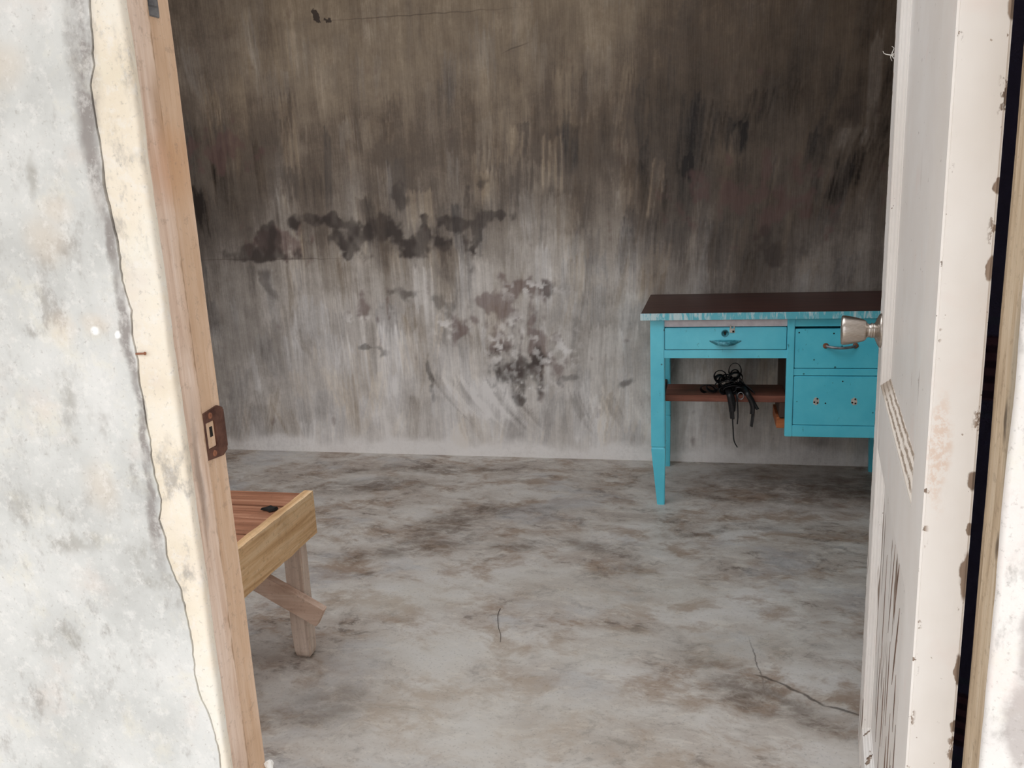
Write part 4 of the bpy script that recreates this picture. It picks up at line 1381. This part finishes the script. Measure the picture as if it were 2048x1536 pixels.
loops = [(1470, 741, 12, 15, 3.38, 0.5, 0.015, 0.0, 0.016), (1441, 752, 12, 11, 3.36, 1.5, 0.02, 0.2, 0.014), (1472, 756, 13, 11, 3.36, 0.2, 0.02, -0.2, 0.016),
         (1416, 778, 14, 8, 3.335, 0.9, 0.02, 0.15, 0.014), (1447, 768, 17, 9, 3.345, 2.1, 0.02, -0.3, 0.012), (1478, 776, 20, 9, 3.34, 1.1, 0.02, 0.25, 0.013),
         (1462, 772, 24, 10, 3.33, 0.4, 0.025, 0.1, 0.013), (1466, 762, 12, 20, 3.37, 2.8, 0.02, 0.5, 0.013), (1455, 780, 15, 8, 3.325, 1.8, 0.015, 0.0, 0.012),
         (1460, 766, 19, 12, 3.35, 2.6, 0.02, 0.3, 0.018), (1466, 779, 18, 7, 3.322, 0.2, 0.012, -0.1, 0.018), (1452, 762, 14, 13, 3.36, 3.3, 0.02, -0.4, 0.017),
         (1474, 768, 15, 13, 3.35, 1.4, 0.02, 0.6, 0.018), (1461, 776, 13, 9, 3.33, 4.0, 0.02, 0.0, 0.020), (1469, 749, 8, 10, 3.37, 0.9, 0.012, 0.3, 0.018),
         (1424, 776, 10, 6, 3.33, 2.2, 0.015, 0.3, 0.016), (1484, 780, 14, 6, 3.325, 0.6, 0.015, 0.3, 0.018), (1440, 758, 8, 7, 3.35, 0.3, 0.014, 0.0, 0.018)]
for cx, cy, rx, ry, y, ti, dy, ro, w in loops:
    bm = bmesh.new()
    ribbon(bm, loop(cx, cy, rx, ry, y, ti, dy, 10, ro), w, 0.0022, True, 6, 0.0, random.uniform(-0.5, 0.5))
    mesh_obj('strap_loop', bm, M_BLACK, sb, True)
yf = 3.291
tails = [([(1452, 772, 3.33), (1458, 786, 3.305), (1461, 797, yf), (1464, 815, yf), (1466, 838, yf)], 0.020, 0.3),
         ([(1458, 778, 3.33), (1463, 790, yf), (1466, 830, yf), (1468, 860, yf), (1470, 882, yf - 0.004), (1477, 896, yf - 0.006)], 0.005, 0.6),
         ([(1470, 776, 3.33), (1474, 790, yf), (1476, 812, yf), (1477, 832, yf), (1476, 848, yf)], 0.007, 0.8),
         ([(1476, 770, 3.34), (1490, 780, 3.31), (1498, 789, yf), (1503, 805, yf), (1507, 818, yf), (1506, 836, yf), (1504, 853, yf)], 0.014, 0.5),
         ([(1470, 766, 3.35), (1490, 776, 3.31), (1500, 790, yf - 0.004), (1508, 804, yf - 0.004), (1516, 818, yf - 0.004)], 0.012, -0.4),
         ([(1480, 762, 3.35), (1496, 774, 3.325), (1510, 786, 3.312)], 0.011, 0.9),
         ([(1462, 780, 3.32), (1467, 792, yf - 0.003), (1470, 806, yf - 0.003), (1469, 822, yf - 0.003)], 0.010, -0.6),
         ([(1484, 772, 3.33), (1494, 786, yf - 0.006), (1502, 800, yf - 0.006), (1506, 814, yf - 0.006), (1505, 828, yf - 0.006)], 0.018, 0.2),
         ([(1456, 776, 3.32), (1460, 790, yf - 0.005), (1463, 806, yf - 0.005), (1465, 824, yf - 0.005)], 0.022, 0.1)]
for pts, w, ph in tails:
    bm = bmesh.new()
    ribbon(bm, [spx(*p) for p in pts], w, 0.0022, False, 7, 0.8, ph + 1.2)
    mesh_obj('strap_tail', bm, M_BLACK, sb, True)
bm = bmesh.new()
ribbon(bm, loop(1482, 791, 6, 7, 3.292, 0, 0.002, 8), 0.004, 0.003, True, 4)
mesh_obj('buckle', bm, M_STEEL, sb, True)

# ================================================================== BENCH
BX, BY0, BY1, BZ = -1.062, 1.50, 2.022, 0.466
bn = empty('bench', (-1.7, 1.76, 0))
tag(bn, 'low wooden plank bench with braced legs beside the door jamb', 'bench')
boff = Vector((-1.7, 1.76, 0))
BL = 1.25
# planks run to the left, lying between the end boards
py = BY1 - 0.004
i = 0
widths = [0.098, 0.088, 0.092, 0.096, 0.085, 0.09]
while py - widths[i % 6] > BY0 - 0.03 and i < 6:
    wv = widths[i % 6]
    M = Matrix.Translation(Vector((BX - BL + 0.026, py - wv / 2, BZ - 0.012 - 0.0025 * (i % 2))) - boff) @ Matrix.Rotation(math.pi / 2, 4, 'X')
    rough_board('plank', BL - 0.052, wv - 0.003, 0.020, M_BTOP, bn, M, 10, 0.0015, i + 2, 0.0025)
    py -= wv + 0.002
    i += 1
BYN = py + 0.002
# end boards (rough sawn), face towards the room
for x, sd in ((BX - 0.0125, 1), (BX - BL + 0.0125, 5)):
    M = Matrix.Translation(Vector((x, BYN - 0.002, BZ - 0.059)) - boff) @ Matrix.Rotation(math.pi / 2, 4, 'Z')
    rough_board('end_board', BY1 - BYN + 0.008, 0.124, 0.025, M_BAPR, bn, M, 22, 0.0022, sd, 0.003)
# long aprons under the planks
for y in (BY1 - 0.030, BYN + 0.030):
    M = Matrix.Translation(Vector((BX - BL + 0.026, y, BZ - 0.073)) - boff)
    rough_board('apron', BL - 0.052, 0.092, 0.022, M_BAPR, bn, M, 10, 0.002, y * 10, 0.002)
# legs
for lx in (-1.129, BX - BL + 0.030):
    for ly in (1.947, BYN + 0.045):
        bm = bmesh.new()
        secs = [(0.345, 0), (0.30, 0.0), (0.2, 0.001), (0.1, 0.0), (0.02, 0.0005), (0.008, 0.003), (0.0, 0.009)]
        rows = []
        for z, s in secs:
            sl = 0.004 * mnoise.noise(Vector((lx * 4, ly * 5, z * 9)))
            rows.append([bm.verts.new(Vector(p) - boff) for p in ((lx + s + sl, ly + s, z), (lx + 0.052 - s + sl, ly + s, z), (lx + 0.052 - s + sl, ly + 0.040 - s, z), (lx + s + sl, ly + 0.040 - s, z))])
        for r, s in zip(rows, rows[1:]):
            for k in range(4):
                bm.faces.new((r[k], r[(k + 1) % 4], s[(k + 1) % 4], s[k]))
        bm.faces.new(rows[0])
        bm.faces.new(rows[-1])
        es = [e for e in bm.edges if len(e.link_faces) == 2 and abs((e.verts[0].co - e.verts[1].co).normalized().z) > 0.8]
        bmesh.ops.bevel(bm, geom=es, offset=0.004, segments=2, affect='EDGES', clamp_overlap=True)
        mesh_obj('leg', bm, M_BLEG, bn)
# diagonal braces on the legs
for y, sx in ((1.9335, 1), (1.9335, -1)):
    ang = math.radians(28.5)
    p0 = Vector((-1.026 if sx > 0 else BX - BL + 0.02, y, 0.141)) - boff
    M = Matrix.Translation(p0) @ (Matrix.Rotation(math.pi - ang if False else 0, 4, 'Y'))
    dirv = Vector((-sx * math.cos(ang), 0, math.sin(ang)))
    R = Matrix(((dirv.x, 0, -dirv.z, 0), (0, 1, 0, 0), (dirv.z, 0, dirv.x, 0), (0, 0, 0, 1)))
    L = 0.56
    rough_board('brace', L, 0.056, 0.024, M_BBRACE, bn, Matrix.Translation(p0) @ R, 10, 0.0015, 3 + sx, 0.003)

# scrap of black cloth on the bench
bm = bmesh.new()
pts = [(-0.024, -0.006), (-0.012, 0.004), (-0.004, 0.016), (0.006, 0.010), (0.021, 0.008), (0.018, -0.008), (0.008, -0.018), (-0.002, -0.010)]
a = [bm.verts.new((x, y, 0.001 + 0.0006 * (i % 2))) for i, (x, y) in enumerate(pts)]
b = [bm.verts.new((x * 0.85, y * 0.85, 0.006 + 0.004 * abs(mnoise.noise(Vector((x * 90, y * 90, 2)))))) for x, y in pts]
bm.faces.new(a[::-1])
bm.faces.new(b)
for i in range(8):
    bm.faces.new((a[i], a[(i + 1) % 8], b[(i + 1) % 8], b[i]))
o = mesh_obj('cloth_scrap', bm, M_HOLE)
o.location = (-1.120, 1.893, BZ - 0.003)
tag(o, 'small black scrap lying on the bench planks', 'scrap')

# ================================================================== CLOTH BEHIND THE DOOR
hc = empty('hanging_cloth', (0.66, 1.42, 0.02))
tag(hc, 'dark navy cloth with maroon stripes hanging behind the open door', 'cloth')
bm = bmesh.new()
ny, nz = 60, 10
rows = []
for j in range(nz + 1):
    z = 1.98 * j / nz
    row = []
    for i in range(ny + 1):
        x = -0.285 + 0.57 * i / ny
        fold = 0.016 * math.sin(x * 40 + 0.6 * math.sin(x * 11)) * (0.55 + 0.45 * (1 - j / nz)) + 0.006 * mnoise.noise(Vector((x * 4, z * 2, 3)))
        row.append(bm.verts.new((x, fold, z)))
    rows.append(row)
for r, q in zip(rows, rows[1:]):
    for i in range(ny):
        bm.faces.new((r[i], r[i + 1], q[i + 1], q[i]))
o = mesh_obj('cloth_panel', bm, M_CLOTH, hc, True)
md = o.modifiers.new('thickness', 'SOLIDIFY')
md.thickness = 0.002
bm = bmesh.new()
tube(bm, [(-0.30, 0, 1.985), (0, 0, 1.985), (0.30, 0, 1.985)], 0.008, None, 4, 10)
mesh_obj('rod', bm, M_BBRACE, hc, True)
for sx in (-0.26, 0.26):
    bm = bmesh.new()
    tube(bm, [(sx, 0, 1.985), (sx, 0, 2.3), (sx, 0, HC - 0.02)], 0.002, None, 2, 6)
    mesh_obj('cord', bm, M_STEEL, hc, True)

# ================================================================== SMALL THINGS
bm = bmesh.new()
tube(bm, [(0.006, 0.098, 0.0012), (-0.002, 0.05, 0.004), (0.0, -0.02, 0.0035), (0.006, -0.065, 0.004), (0.004, -0.10, 0.0016)], 0.0009, 0.0006, 6, 6)
o = mesh_obj('twig', bm, M_TWIG, None, True)
o.location = (-0.602, 2.205, 0)
o.rotation_euler = (0, 0, math.radians(14))
tag(o, 'thin dark twig lying on the middle of the cement floor', 'twig')

bm = bmesh.new()
tube(bm, [(0, 0, 0), (0.006, -0.002, 0.0006), (0.013, -0.0028, 0.001)], 0.0012, 0.0011, 4, 8)
lathe(bm, [(0, 0), (0.002, 0), (0.002, 0.0008), (0, 0.0008)], Matrix.Translation((0.013, -0.0028, 0.001)) @ Matrix.Rotation(math.pi / 2, 4, 'Y'), 10)
o = mesh_obj('nail', bm, M_RUST, None, True)
o.location = (-0.632, 0.8245, 1.0945)
tag(o, 'short rusty nail lodged in the crack of the plaster beside the jamb', 'nail')

ln = empty('lint_wisp', (0.2276 + DW * math.sin(math.radians(6.9)), 0.945 + DW * math.cos(math.radians(6.9)), 1.465))
tag(ln, 'white wisp of lint stuck on the far edge of the door', 'lint')
for pts in ([(0.0, 0, 0), (-0.008, 0, 0.001), (-0.017, 0, 0.004), (-0.020, 0, 0.009)], [(0, 0, -0.006), (-0.004, 0, 0.002), (-0.001, 0, 0.012), (-0.005, 0, 0.016)],
            [(0.0, 0, 0.003), (-0.006, 0, -0.002), (-0.003, 0, -0.010)]):
    bm = bmesh.new()
    tube(bm, pts, 0.0012, 0.0004, 5, 6)
    mesh_obj('fibre', bm, M_WEB, ln, True)

bm = bmesh.new()
bmesh.ops.create_icosphere(bm, subdivisions=2, radius=0.006)
for v in bm.verts:
    v.co *= 1 + 0.45 * mnoise.noise(v.co * 220)
    v.co.z *= 1.3
o = mesh_obj('plaster_crumb', bm, M_WEB)
o.location = (-0.6035, 0.939, 0.478)
tag(o, 'white plaster crumb clinging low on the inner edge of the left jamb', 'crumb')
